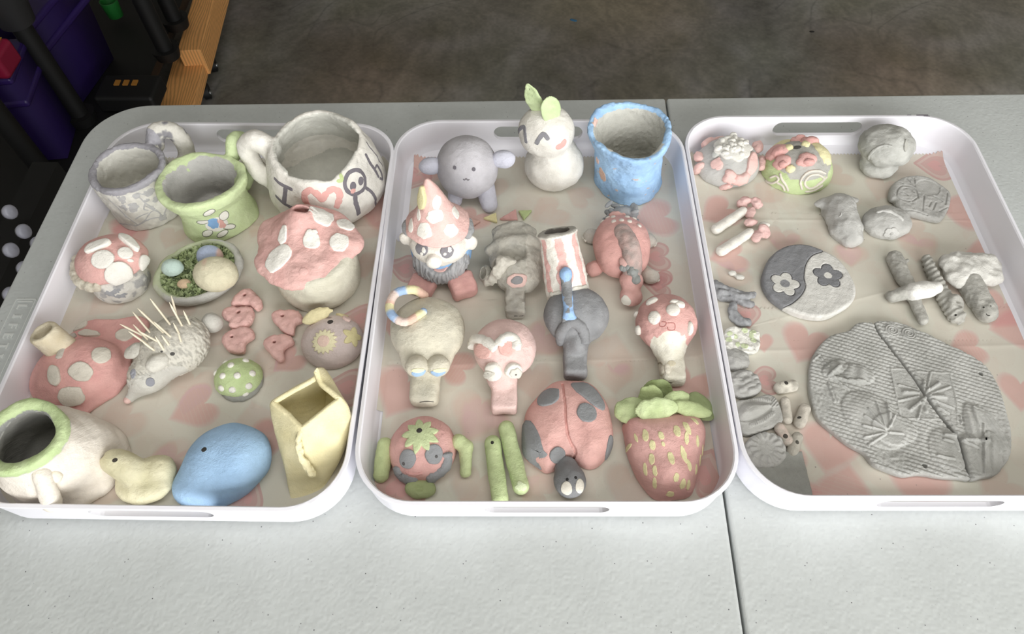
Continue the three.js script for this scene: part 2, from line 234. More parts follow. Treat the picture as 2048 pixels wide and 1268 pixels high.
// ---------- folding table ----------
const tableGrain = noiseTexture(1024, (x, y) => { const u = x / 1024, v = y / 1024; const a = tileNoise(u, v, 70, 11), b = tileNoise(u, v, 130, 12), c = tileNoise(u, v, 33, 13); return 128 + 55 * max(-0.5, a) * (0.6 + 0.4 * c) + 40 * b; });
const tableTone = noiseTexture(1024, (x, y) => { const u = x / 1024, v = y / 1024, k = 1 + 0.012 * tileNoise(u, v, 12, 14) + 0.01 * tileNoise(u, v, 80, 15); return [190 * k, 194 * k, 193 * k]; }, true);
{
  const specks = tableTone.image.data; let s = 99; const q = () => { s = (s * 1664525 + 1013904223) >>> 0; return s / 4294967296; };
  for (let i = 0; i < 420; i++) { const X = fl(q() * 1024), Y = fl(q() * 1024), r = q() < 0.22 ? 1.7 : 0.9, d = 70 + q() * 90; for (let a = -2; a <= 2; a++) for (let b = -2; b <= 2; b++) if (hypot(a, b) <= r) { const o = 4 * (((Y + b + 1024) % 1024) * 1024 + (X + a + 1024) % 1024); specks[o] = d; specks[o + 1] = d; specks[o + 2] = d + 4; } }
}
const tableMat = new THREE.MeshStandardMaterial({ map: tableTone, bumpMap: tableGrain, bumpScale: 0.0006, roughness: 0.55 });
const tableHex = new THREE.MeshStandardMaterial({ color: '#d6d9d7', roughness: 0.5 });
{
  thing('folding_table', 'white plastic folding table with pebbled top and centre fold', 'table', [0.9, 0.42], { y: 0 });
  const zf = (x) => -0.0169 * (x - 0.7), xl = (z) => -0.0207 * (z - 0.4), xs = (z) => 0.914 - 0.0094 * (z - 0.4), NEAR = 0.86;
  const half = (pts, round) => {
    const sh = new THREE.Shape(); const R = 0.085;
    const P = pts.map(([x, z, r]) => ({ x: x - 0.9, y: -(z - 0.42), r }));
    const n = P.length;
    P.forEach((p, i) => { const a = P[(i + n - 1) % n], b = P[(i + 1) % n], la = hypot(a.x - p.x, a.y - p.y), lb = hypot(b.x - p.x, b.y - p.y), s = [p.x + (a.x - p.x) * p.r / la, p.y + (a.y - p.y) * p.r / la], e = [p.x + (b.x - p.x) * p.r / lb, p.y + (b.y - p.y) * p.r / lb]; if (i === 0) sh.moveTo(...s); else sh.lineTo(...s); sh.bezierCurveTo(s[0] + (p.x - s[0]) * 0.56, s[1] + (p.y - s[1]) * 0.56, e[0] + (p.x - e[0]) * 0.56, e[1] + (p.y - e[1]) * 0.56, ...e); });
    sh.closePath();
    const g = new THREE.ExtrudeGeometry(sh, { depth: 0.036, bevelEnabled: true, bevelThickness: 0.004, bevelSize: 0.004, bevelOffset: -0.004, bevelSegments: 4, curveSegments: 14 });
    g.rotateX(-PI / 2); g.translate(0, TOP - 0.04, 0);
    const uv = g.attributes.uv, p = g.attributes.position; for (let i = 0; i < uv.count; i++) uv.setXY(i, (p.getX(i) + p.getY(i)) / 0.36, (p.getZ(i) + p.getY(i)) / 0.36);
    return g;
  };
  part('table_half', half([[xl(0), zf(0), 0.085], [xs(0) - 0.0013, zf(0.914), 0.004], [xs(NEAR) - 0.0013, NEAR, 0.004], [xl(NEAR), NEAR, 0.085]]), { mat: tableMat });
  part('table_half', half([[xs(0) + 0.0013, zf(0.914), 0.004], [1.83, zf(1.83), 0.085], [1.83, NEAR, 0.085], [xs(NEAR) + 0.0013, NEAR, 0.004]]), { mat: tableMat });
  const metal = new THREE.MeshStandardMaterial({ color: '#6d7073', roughness: 0.45, metalness: 0.6 });
  for (const x of [0.16, 1.68]) for (const z of [0.12, 0.7]) { const l = new THREE.CylinderGeometry(0.014, 0.014, TOP - 0.04, 12); l.translate(x - 0.9, (TOP - 0.04) / 2, z - 0.42); part('leg', l, { mat: metal }); }
  // moulded name plate: shallow frame and raised letters along the edge
  const font = await new FontLoader().loadAsync('fonts/droid/droid_sans_bold.typeface.json');
  const a = [0.0154,0.3816], b = [0.0338,0.3776], word = 'LIFETIME';
  const ang = atan2(xl(0.7) - xl(0.4), 0.3), put = (g, x, z, y) => { g.translate(x - 0.9, y, z - 0.42); return g; };
  const cx = 0.031, z0 = a[1] + 0.006, hgt = 0.0125;
  [...word].forEach((ch, i) => { const t = new TextGeometry(ch, { font, size: hgt, depth: 0.0012, curveSegments: 4 }); t.computeBoundingBox(); const w = t.boundingBox.max.x + t.boundingBox.min.x; t.translate(-w / 2, 0, 0); t.rotateX(-PI / 2); t.rotateY(-PI / 2); t.rotateY(ang); const z = z0 + 0.012 + i * 0.0148; part('letter', put(t, cx - 0.002 + xl(z) - 0.004, z, TOP - 0.0002), { mat: tableHex }); });
  const bar = (x0, zA, x1, zB) => { const L = hypot(x1 - x0, zB - zA), g = new THREE.BoxGeometry(0.0011, 0.0012, L); g.rotateY(atan2(x1 - x0, zB - zA)); return put(g, (x0 + x1) / 2, (zA + zB) / 2, TOP + 0.0003); };
  const xa = 0.019, xb = 0.045, L = 0.14;
  part('nameplate_frame', jn(bar(xa + xl(z0), z0, xb + xl(z0), z0), bar(xa + 0.003 + xl(z0), z0 + 0.0035, xb - 0.003 + xl(z0), z0 + 0.0035), bar(xa + xl(z0), z0, xa + xl(z0 + L), z0 + L), bar(xb + xl(z0), z0, xb + xl(z0 + L), z0 + L), bar(xa + xl(z0 + L), z0 + L, xb + xl(z0 + L), z0 + L)), { mat: tableHex });
}
// ---------- trays ----------
const TRAYS = [[0.2968, 0.3963, 0.0089], [0.7115, 0.3901, -0.0038], [1.1261, 0.3819, -0.0051]], TW = 0.4138, TD = 0.5746, TH = 0.052;
const trayMat = new THREE.MeshPhysicalMaterial({ color: '#ecebf2', roughness: 0.34, specularIntensity: 0.5 });
function trayGeometry() {
  const prof = [[0.012, 0.0], [0.0065, 0.0006], [0.0035, 0.004], [0.0012, TH - 0.006], [0, TH - 0.0025], [0.0006, TH - 0.0007], [0.0022, TH], [0.0042, TH - 0.0002], [0.0056, TH - 0.0016], [0.0062, TH - 0.005], [0.0088, 0.016], [0.0102, 0.0095], [0.0138, 0.0055], [0.019, 0.004]];
  const ring = (o, y) => { const R = 0.066 - o, w = TW / 2 - o, d = TD / 2 - o, q = [], K = 12; for (const [sx, sz, a0] of [[1, 1, 0], [-1, 1, 90], [-1, -1, 180], [1, -1, 270]]) for (let k = 0; k <= K; k++) { const a = (a0 + 90 * k / K) * PI / 180; q.push([sx * (w - R) + R * cos(a), y, sz * (d - R) + R * sin(a)]); } return q; };
  const rings = prof.map(([o, y]) => ring(o, y)), n = rings[0].length, V = [], T = [];
  rings.forEach((r) => r.forEach((p) => V.push(...p)));
  for (let k = 0; k + 1 < rings.length; k++) for (let j = 0; j < n; j++) { const a = k * n + j, b = k * n + (j + 1) % n; T.push(a, a + n, b, b, a + n, b + n); }
  const c0 = V.length / 3; V.push(0, 0, 0, 0, 0.004, 0);
  for (let j = 0; j < n; j++) { T.push(c0, j, (j + 1) % n); const k = (rings.length - 1) * n; T.push(c0 + 1, k + (j + 1) % n, k + j); }
  const g = new THREE.BufferGeometry(); g.setAttribute('position', new THREE.Float32BufferAttribute(V, 3)); g.setAttribute('uv', new THREE.Float32BufferAttribute(new Float32Array(V.length / 3 * 2), 2)); g.setIndex(T); g.computeVertexNormals();
  let out = new Brush(g); out.updateMatrixWorld(); const ev = new Evaluator();
  for (const s of [-1, 1]) { const sh = new THREE.Shape(), w = 0.054, r = 0.0118; sh.absarc(w, 0, r, -PI / 2, PI / 2); sh.absarc(-w, 0, r, PI / 2, 3 * PI / 2); sh.closePath(); const e = new THREE.ExtrudeGeometry(sh, { depth: 0.05, bevelEnabled: false, curveSegments: 10 }); e.translate(0, 0.0315, s * TD / 2 - 0.025); const c = new Brush(e); c.updateMatrixWorld(); out = ev.evaluate(out, c, SUBTRACTION); }
  return toCreasedNormals(out.geometry, 0.55);
}
{
  const g = trayGeometry(); if (g.groups) g.clearGroups();
  ['white plastic tray at the left holding three mugs and mushrooms', 'white plastic tray in the middle holding gnome, ladybug and strawberry', 'white plastic tray at the right holding grey slab and yin yang disc'].forEach((l, i) => { const [x, z, a] = TRAYS[i]; const t = thing('serving_tray', l, 'tray', [x, z], { y: TOP + 0.0001, turn: -a * 180 / PI, group: 'white trays on the table' }); part('tray_shell', g, { mat: trayMat }); });
}
{ // scuffs on the right tray
  const [x, z] = TRAYS[2]; T0 = scene.children.filter((o) => o.name.startsWith('serving_tray')).pop();
  const dk = new THREE.MeshStandardMaterial({ color: '#6f6a72', roughness: 0.7 }), pk = new THREE.MeshStandardMaterial({ color: '#d9b0a4', roughness: 0.8 });
  for (const [w, d, px, pz] of [[0.017, 0.0022, 0.147, -0.2853], [0.009, 0.0012, 0.153, -0.2832], [0.006, 0.001, 0.128, -0.2856]]) part('scuff', new RoundedBoxGeometry(w, 0.0005, d, 2, 0.0002).translate(px, TH + 0.0001, pz), { mat: dk });
}
// ---------- printed deli paper ----------
const HEARTS = [
  [[[0.1321,0.2683],30,-20,1],[[0.1404,0.2758],34,200,1],[[0.1993,0.2876],26,10,0],[[0.3179,0.2653],30,20,0],[[0.4727,0.2677],34,30,0],[[0.4694,0.3331],30,-20,0],[[0.4782,0.4172],30,100,2],[[0.3981,0.4807],26,45,1],[[0.3769,0.4836],30,10,0],[[0.2977,0.5462],36,60,1],[[0.3731,0.5611],34,160,0],[[0.4748,0.5162],34,100,2],[[0.289,0.616],34,20,0],[[0.383,0.6534],30,200,2],[[0.3968,0.5807],30,250,1],[[0.1411,0.3992],30,40,0],[[0.2877,0.5205],40,0,0],[[0.238,0.399],34,70,0],[[0.2146,0.5656],38,40,0],[[0.2257,0.6484],30,10,0],[[0.2857,0.6092],32,90,0],[[0.2937,0.4439],34,30,0],[[0.4848,0.2364],44,100,1],[[0.486,0.4126],24,0,0]],
  [[[0.5439,0.1451],44,200,1],[[0.531,0.1746],30,20,2],[[0.6451,0.1947],30,0,0],[[0.6176,0.2553],30,30,1],[[0.7246,0.242],38,60,0],[[0.5285,0.3394],30,90,2],[[0.5078,0.2415],30,0,0],[[0.5274,0.4314],26,90,1],[[0.5414,0.5237],44,25,1],[[0.6329,0.5538],44,20,0],[[0.7072,0.4538],36,40,0],[[0.6985,0.5068],34,0,0],[[0.6049,0.4887],30,120,1],[[0.7162,0.4498],38,60,0],[[0.7951,0.4701],40,200,0],[[0.8734,0.2523],42,80,1],[[0.8666,0.3198],32,90,2],[[0.8665,0.3576],26,10,2],[[0.8658,0.366],28,100,2],[[0.8842,0.5177],38,30,1],[[0.5465,0.6422],44,190,2],[[0.634,0.6443],40,20,0],[[0.6389,0.5645],42,40,0],[[0.8018,0.5554],32,20,0],[[0.7002,0.6445],30,120,0],[[0.8868,0.6268],44,210,2],[[0.8035,0.6413],36,20,0],[[0.7982,0.5037],30,0,0],[[0.7702,0.2099],28,120,0]],
  [[[1.2968,0.1506],38,100,2],[[1.3078,0.2376],42,110,1],[[1.2304,0.2804],36,70,0],[[1.2082,0.1951],34,30,0],[[1.3122,0.3151],32,90,1],[[1.134,0.3153],28,20,0],[[1.1475,0.1718],30,60,0],[[0.9666,0.2398],36,60,1],[[0.9671,0.3183],34,80,1],[[1.0435,0.2867],30,20,0],[[1.0408,0.2055],30,40,0],[[1.129,0.3159],26,0,0],[[0.9659,0.3514],32,30,0],[[0.9734,0.413],26,0,2],[[1.0489,0.2962],30,10,0],[[1.2252,0.3048],34,20,0],[[1.3003,0.4068],40,40,1],[[1.3055,0.4354],36,90,1],[[1.259,0.3719],28,0,0],[[1.04,0.4549],38,30,1],[[1.0368,0.5933],40,20,1],[[1.0434,0.6438],40,200,1],[[1.1284,0.6397],40,10,1],[[1.2135,0.6412],36,60,0],[[1.2392,0.4615],30,80,1],[[1.2815,0.523],32,20,1],[[0.9785,0.5065],26,90,2],[[0.9846,0.6086],28,20,1],[[0.9888,0.6443],24,60,1],[[0.9864,0.4532],18,0,1],[[0.9929,0.6497],26,10,1]]
];
function paperTexture(i) {
  const cw = 1024, ch = 1408, cv = document.createElement('canvas'); cv.width = cw; cv.height = ch; const x = cv.getContext('2d'), k = cw / 0.41, [tx, tz] = TRAYS[i];
  x.fillStyle = '#d2cec2'; x.fillRect(0, 0, cw, ch);
  let s = 7 + i; const q = () => { s = (s * 1664525 + 1013904223) >>> 0; return s / 4294967296; };
  for (let n = 0; n < 260; n++) { x.fillStyle = ['rgba(225,221,210,0.10)', 'rgba(185,180,165,0.08)', 'rgba(205,180,172,0.09)'][n % 3]; x.beginPath(); x.ellipse(q() * cw, q() * ch, 20 + q() * 90, 12 + q() * 50, q() * 3, 0, 7); x.fill(); }
  const heart = (r) => { x.beginPath(); x.moveTo(0, r); x.bezierCurveTo(-r * 0.5, r * 0.45, -r * 1.1, 0.1 * r, -r * 0.95, -r * 0.4); x.bezierCurveTo(-r * 0.8, -r, -r * 0.15, -r * 0.9, 0, -r * 0.4); x.bezierCurveTo(r * 0.15, -r * 0.9, r * 0.8, -r, r * 0.95, -r * 0.4); x.bezierCurveTo(r * 1.1, 0.1 * r, r * 0.5, r * 0.45, 0, r); };
  HEARTS[i].forEach(([[wx, wz], r, a, style], n) => {
    x.save(); x.translate((wx - tx) * k + cw / 2, (wz - tz) * k + ch / 2); x.rotate(a * PI / 180); r *= k / 1000 * 0.8; x.filter = 'none';
    const solid = ['rgba(198,160,154,0.3)', 'rgba(196,140,136,0.38)', 'rgba(194,142,140,0.42)'][style];
    if (style < 2) { for (let e = 0; e < 12; e++) { x.globalAlpha = 0.105; heart(r * (0.86 + 0.025 * e)); x.fillStyle = solid; x.fill(); } x.globalAlpha = 0.25; x.strokeStyle = '#d2cec0'; x.lineWidth = 2; if (style === 1 && n % 3 === 0) for (let e = -0.6; e < 0.6; e += 0.16) { x.beginPath(); x.moveTo(-r, e * r); x.lineTo(r, e * r); x.stroke(); } }
    else { heart(r); x.fillStyle = 'rgba(196,120,124,0.25)'; x.fill(); x.strokeStyle = solid; x.lineWidth = r * 0.13; heart(r * 0.92); x.stroke(); heart(r * 0.66); x.fillStyle = solid; x.fill(); heart(r * 0.36); x.fillStyle = 'rgba(214,160,158,0.6)'; x.fill(); }
    x.restore();
  });
  for (let n = 0; n < 3000; n++) { x.fillStyle = n % 2 ? 'rgba(255,250,240,0.10)' : 'rgba(120,100,90,0.08)'; x.fillRect(q() * cw, q() * ch, 1 + q() * 2, 1 + q() * 2); }
  for (let n = 0; n < 26; n++) { x.fillStyle = 'rgba(70,66,62,0.6)'; x.fillRect(q() * cw, q() * ch, 1 + q() * 3, 1 + q() * 2); }
  const t = new THREE.CanvasTexture(cv); t.colorSpace = THREE.SRGBColorSpace; t.flipY = false; return t;
}
const paperBump = noiseTexture(256, (x, y) => 128 + 60 * tileNoise(x / 256, y / 256, 14, 41) + 30 * tileNoise(x / 256, y / 256, 50, 42)); 
function paper(i, label, [x0, x1], [z0, z1], layer, mat, teeth, folds, turn = 0) {           // tray-local metres
  const [tx, tz, ta] = TRAYS[i], nx = 150, nz = 150, V = [], UV = [], T = [];
  const t = thing('deli_paper', label, 'paper', [tx, tz], { y: TOP + 0.0041 + 0.00022 * layer, turn: -ta * 180 / PI + turn, group: 'printed deli papers lining the trays' });
  const dEdge = (x, z) => { const w = TW / 2 - 0.010, d = TD / 2 - 0.010, R = 0.056, ax = abs(x) - (w - R), az = abs(z) - (d - R); return -(hypot(max(ax, 0), max(az, 0)) + min(max(ax, az), 0) - R); };
  for (let b = 0; b <= nz; b++) for (let a = 0; a <= nx; a++) {
    let x = x0 + (x1 - x0) * a / nx, z = z0 + (z1 - z0) * b / nz;
    const tooth = (a % 2 ? 1 : -1) * 0.0016; if (b === 0 && teeth & 1) z += tooth; if (b === nz && teeth & 2) z += tooth;
    let e = dEdge(x, z); if (e < 0) { const ex = 1e-4, gx = (dEdge(x + ex, z) - e) / ex, gz = (dEdge(x, z + ex) - e) / ex; x -= gx * e; z -= gz * e; e = 0; }
    let y = 0.00035 * (1 + vn(x * 30 + layer * 9, 0, z * 30)) ; for (const [ax, az, bx_, bz, h] of folds) { const L = hypot(bx_ - ax, bz - az), d = ((x - ax) * (bz - az) - (z - az) * (bx_ - ax)) / L; y += h * Math.exp(-abs(d) / 0.003); }
    if (e < 0.012) y += (0.012 - e) * (0.012 - e) / 0.024 * 1.1;
    V.push(x, y, z); UV.push(x / 0.41 + 0.5, z / 0.41 * 1024 / 1408 + 0.5);
  }
  for (let b = 0; b < nz; b++) for (let a = 0; a < nx; a++) { const q = b * (nx + 1) + a; T.push(q, q + nx + 1, q + 1, q + 1, q + nx + 1, q + nx + 2); }
  const g = new THREE.BufferGeometry(); g.setAttribute('position', new THREE.Float32BufferAttribute(V, 3)); g.setAttribute('uv', new THREE.Float32BufferAttribute(UV, 2)); g.setIndex(T); g.computeVertexNormals(); part('sheet', g, { mat });
}
{
  const M = [0, 1, 2].map((i) => new THREE.MeshStandardMaterial({ map: paperTexture(i), roughness: 0.6, bumpMap: paperBump, bumpScale: 0.0005 }));
  paper(0, 'heart printed deli paper under the three mugs at the tray back', [-0.196, 0.196], [-0.262, 0.02], 0, M[0], 1, [[-0.2, -0.13, 0.2, -0.13, 0.0008]]);
  paper(0, 'heart printed deli paper under the hedgehog and big toadstool', [-0.197, 0.197], [-0.135, 0.15], 1, M[0], 1, [[0.09, -0.1, 0.07, 0.2, 0.0009], [-0.02, -0.1, -0.05, 0.2, 0.0006]]);
  paper(0, 'heart printed deli paper under the blue stone and yellow pouch', [-0.197, 0.196], [0.055, 0.277], 2, M[0], 3, [[-0.2, 0.09, 0.2, 0.1, 0.0007], [0.1, 0, 0.08, 0.3, 0.0006]]);
  paper(1, 'heart printed deli paper under the blue pot and sprout figure', [-0.185, 0.197], [-0.258, 0.0], 0, M[1], 1, [[-0.2, -0.1, 0.2, -0.11, 0.0006], [-0.06, -0.3, -0.065, 0.2, 0.0006]]);
  paper(1, 'heart printed deli paper under the pig and toadstool whistles', [-0.197, 0.197], [-0.095, 0.16], 1, M[1], 1, [[-0.045, -0.2, -0.055, 0.3, 0.001], [-0.2, 0.1, 0.2, 0.085, 0.0007]]);
  paper(1, 'heart printed deli paper under the ladybug and strawberry', [-0.19, 0.193], [0.09, 0.277], 2, M[1], 3, [[-0.055, 0, -0.06, 0.3, 0.0009], [0.13, 0, 0.15, 0.3, 0.0005]]);
  paper(2, 'heart printed deli paper under the two flowered domes', [-0.195, 0.187], [-0.255, -0.02], 0, M[2], 1, [[-0.2, -0.128, 0.2, -0.125, 0.0008], [-0.09, -0.3, -0.1, 0.2, 0.0006]]);
  paper(2, 'heart printed deli paper under the yin yang disc', [-0.197, 0.187], [-0.14, 0.07], 1, M[2], 3, [[-0.09, -0.2, -0.05, 0.3, 0.0007], [0.02, 0, 0.2, -0.05, 0.0006]]);
  paper(2, 'heart printed deli paper under the big grey slab', [-0.197, 0.187], [0.02, 0.277], 2, M[2], 3, [[-0.2, 0.085, 0.25, 0.075, 0.0008], [-0.12, 0, -0.06, 0.3, 0.0007]]);
}
// ---------- dark corner: rack, bins, wooden dolly ----------
{
  const black = new THREE.MeshStandardMaterial({ color: '#060607', roughness: 0.6 }), purple = new THREE.MeshStandardMaterial({ color: '#22124a', roughness: 0.45 }), purpleLid = new THREE.MeshStandardMaterial({ color: '#281752', roughness: 0.4 });
  const woodT = noiseTexture(512, (x, y) => { const u = x / 512, v = y / 512, w = tileNoise(u, v, 3, 51) * 0.08 + tileNoise(u, v, 8, 52) * 0.012, g = 0.5 + 0.5 * sin((v + w) * 2 * PI * 14), f = tileNoise(u * 0.25, v, 128, 53); const k = 0.84 + 0.2 * Math.pow(g, 0.5) + 0.05 * f; return [226 * k, 166 * k, 102 * k].map((s) => min(255, s)); }, true);
  const wood = new THREE.MeshStandardMaterial({ map: woodT, roughness: 0.6 });
  const plank = (w, h, L, ax, az, bx_, bz, y, mat) => { const g = new RoundedBoxGeometry(w, h, L, 2, 0.003), p = g.attributes.position, n = g.attributes.normal, uv = g.attributes.uv; for (let i = 0; i < uv.count; i++) uv.setXY(i, p.getZ(i) / 0.5, (abs(n.getX(i)) > 0.6 ? p.getY(i) : p.getX(i)) / 0.12 + 0.3); g.rotateY(atan2(bx_ - ax, bz - az)); g.translate((ax + bx_) / 2, y, (az + bz) / 2); return g; };
  // wooden dolly with casters
  const a = [-0.3497,-1.0099], b = [-0.329,-0.7448], c = [-0.3482,-1.3524], d = [-0.3227,-0.9796], w1 = [-0.3098,-1.0114], w2 = [-0.2994,-0.8799];
  thing('wooden_dolly', 'pine plank dolly on black casters beside the dark rack', 'dolly', [b[0], b[1]], { y: 0 });
  const o = [b[0], b[1]], ext = (p, q, s) => [q[0] + (q[0] - p[0]) * s, q[1] + (q[1] - p[1]) * s], b2 = ext(a, b, 1.2);
  part('plank', plank(0.1, 0.038, hypot(b2[0] - a[0], b2[1] - a[1]), a[0] - o[0], a[1] - o[1], b2[0] - o[0], b2[1] - o[1], 0.071, wood), { mat: wood });
  part('plank', plank(0.07, 0.089, hypot(d[0] - c[0], d[1] - c[1]) + 0.12, c[0] - o[0], c[1] - o[1], d[0] - o[0], d[1] - o[1], 0.1, wood), { mat: wood });
  for (const w of [w1, w2]) { const g = new THREE.CylinderGeometry(0.024, 0.024, 0.018, 20); g.rotateZ(PI / 2); g.rotateY(0.3); g.translate(w[0] - o[0], 0.024, w[1] - o[1]); const m = part('caster', g, { mat: black }); const h = new THREE.SphereGeometry(0.007, 10, 8); h.translate(w[0] - o[0] + 0.011, 0.022, w[1] - o[1] + 0.004); part('hub', h, { mat: new THREE.MeshStandardMaterial({ color: '#8d8f90', roughness: 0.3, metalness: 0.8 }), to: m }); }
  // plastic rack
  const f1 = [-0.3444,-0.8464], f2 = [-0.5016,-0.5728], f3 = [-0.5051,-0.344], f4 = [-0.3545,-0.987];
  thing('storage_rack', 'black plastic storage rack in the dark corner', 'rack', [f1[0], f1[1]], { y: 0 });
  part('shelf', box(0.74, 0.03, 1.7, -0.4, 0.164, 0.25), { mat: black });
  for (const f of [f1, f2, f3, f4]) { const g = new THREE.CylinderGeometry(0.022, 0.024, 1.25, 20); g.translate(f[0] - f1[0], 0.8, f[1] - f1[1]); const p = part('post', g, { mat: black }); const k = new THREE.CylinderGeometry(0.04, 0.034, 0.03, 24); k.translate(f[0] - f1[0], 0.195, f[1] - f1[1]); part('socket', k, { mat: black, to: p }); if (f === f2) { const s = new THREE.CylinderGeometry(0.062, 0.04, 0.13, 28); s.translate(f[0] - f1[0], 0.55, f[1] - f1[1]); part('collar', s, { mat: new THREE.MeshStandardMaterial({ color: '#232325', roughness: 0.5 }), to: p }); } }
  // purple bins
  const bin = (label, p, L, W, H, turn) => {
    thing('storage_bin', label, 'storage bin', p, { y: 0.181, turn, group: 'purple storage bins' });
    const t = new THREE.CylinderGeometry(0.7071 * 1, 0.7071 * 0.86, 1, 4, 1); t.rotateY(PI / 4); t.scale(W, H, L); t.translate(-W / 2, H / 2, L / 2); part('tub', t.toNonIndexed(), { mat: purple });
    for (const y of [H * 0.72, H * 0.97]) part('rim', (() => { const g = new RoundedBoxGeometry(W * 1.03, 0.02, L * 1.03, 2, 0.008); g.translate(-W / 2, y, L / 2); return g; })(), { mat: purpleLid });
  };
  const b1 = [-0.4821,-0.8469], b1n = [-0.5171,-0.6193], b2n = [-0.5091,-0.4216];
  bin('purple storage bin standing behind the black rack post', b1, hypot(b1n[0] - b1[0], b1n[1] - b1[1]), 0.24, 0.26, atan2(b1n[0] - b1[0], b1n[1] - b1[1]) * 180 / PI);
  bin('purple storage bin lying lower in the dark corner beside table', [b2n[0], b2n[1] - 0.15], 0.15, 0.12, 0.26, 8);
  // tool case with three orange tabs
  const tc = [-0.3849,-0.6536];
  thing('tool_case', 'black case with three small orange tabs in the dark corner', 'case', tc, { y: 0.181 });
  part('shell', (() => { const g = new RoundedBoxGeometry(0.16, 0.05, 0.1, 3, 0.01); g.translate(0, 0.025, 0); return g; })(), { mat: black });
  for (let i = 0; i < 3; i++) part('tab', box(0.014, 0.003, 0.02, -0.03 + i * 0.024, 0.0515, -0.012), { mat: new THREE.MeshStandardMaterial({ color: '#a4702c', roughness: 0.6 }) });
  thing('foil_package', 'red and yellow package at the very left edge', 'package', [-0.507,-0.4571], { y: 0.47 });
  part('pouch', new RoundedBoxGeometry(0.05, 0.06, 0.08, 3, 0.012), { mat: new THREE.MeshStandardMaterial({ color: '#7a1030', roughness: 0.4 }) });
  part('yellow_print', box(0.026, 0.001, 0.05, -0.004, 0.0303, -0.01), { mat: new THREE.MeshStandardMaterial({ color: '#a07a1e', roughness: 0.5 }) });
  thing('green_tub', 'small green tub standing behind the purple bin', 'tub', [-0.5408,-1.0114], { y: 0.2 });
  part('wall', new THREE.LatheGeometry([[0.0, 0], [0.022, 0], [0.026, 0.05], [0.023, 0.05], [0.02, 0.004], [0, 0.004]].map((p) => new THREE.Vector2(...p)), 20), { mat: new THREE.MeshStandardMaterial({ color: '#1d6b2b', roughness: 0.5 }) });
  // white round caps in the dark rack beside the table
  const wm = new THREE.MeshStandardMaterial({ color: '#a4a5b2', roughness: 0.4 }), caps = [[-0.2131,0.0838], [-0.1718,0.1277], [-0.1779,0.1688], [-0.1359,0.1549], [-0.1395,0.2075], [-0.1422,0.2596]];
  thing('dark_caddy', 'black upright panel holding white round caps beside the table', 'caddy', caps[2], { y: 0 });
  part('panel', box(0.05, 0.52, 0.5, -0.06, 0.26, 0), { mat: black }); part('foot', box(0.2, 0.03, 0.5, -0.04, 0.015, 0), { mat: black });
  ['topmost grey one', 'the one dark on top', 'the large grey one at the frame edge', 'upper one touching the table edge', 'second one touching the table edge', 'lowest one, above the table lettering'].forEach((l, i) => { thing('round_cap', 'white round cap in the dark corner, ' + l, 'cap', caps[i], { y: FLOOR - 0.16 - 0.02, group: 'white round caps in the dark corner' }); part('cap', new THREE.LatheGeometry([[0, -0.01], [0.011, -0.01], [0.013, -0.004], [0.0125, 0.001], [0.009, 0.004], [0, 0.005]].map((p) => new THREE.Vector2(...p)), 24).rotateZ(-PI / 2 + 0.35), { mat: wm }); });
}
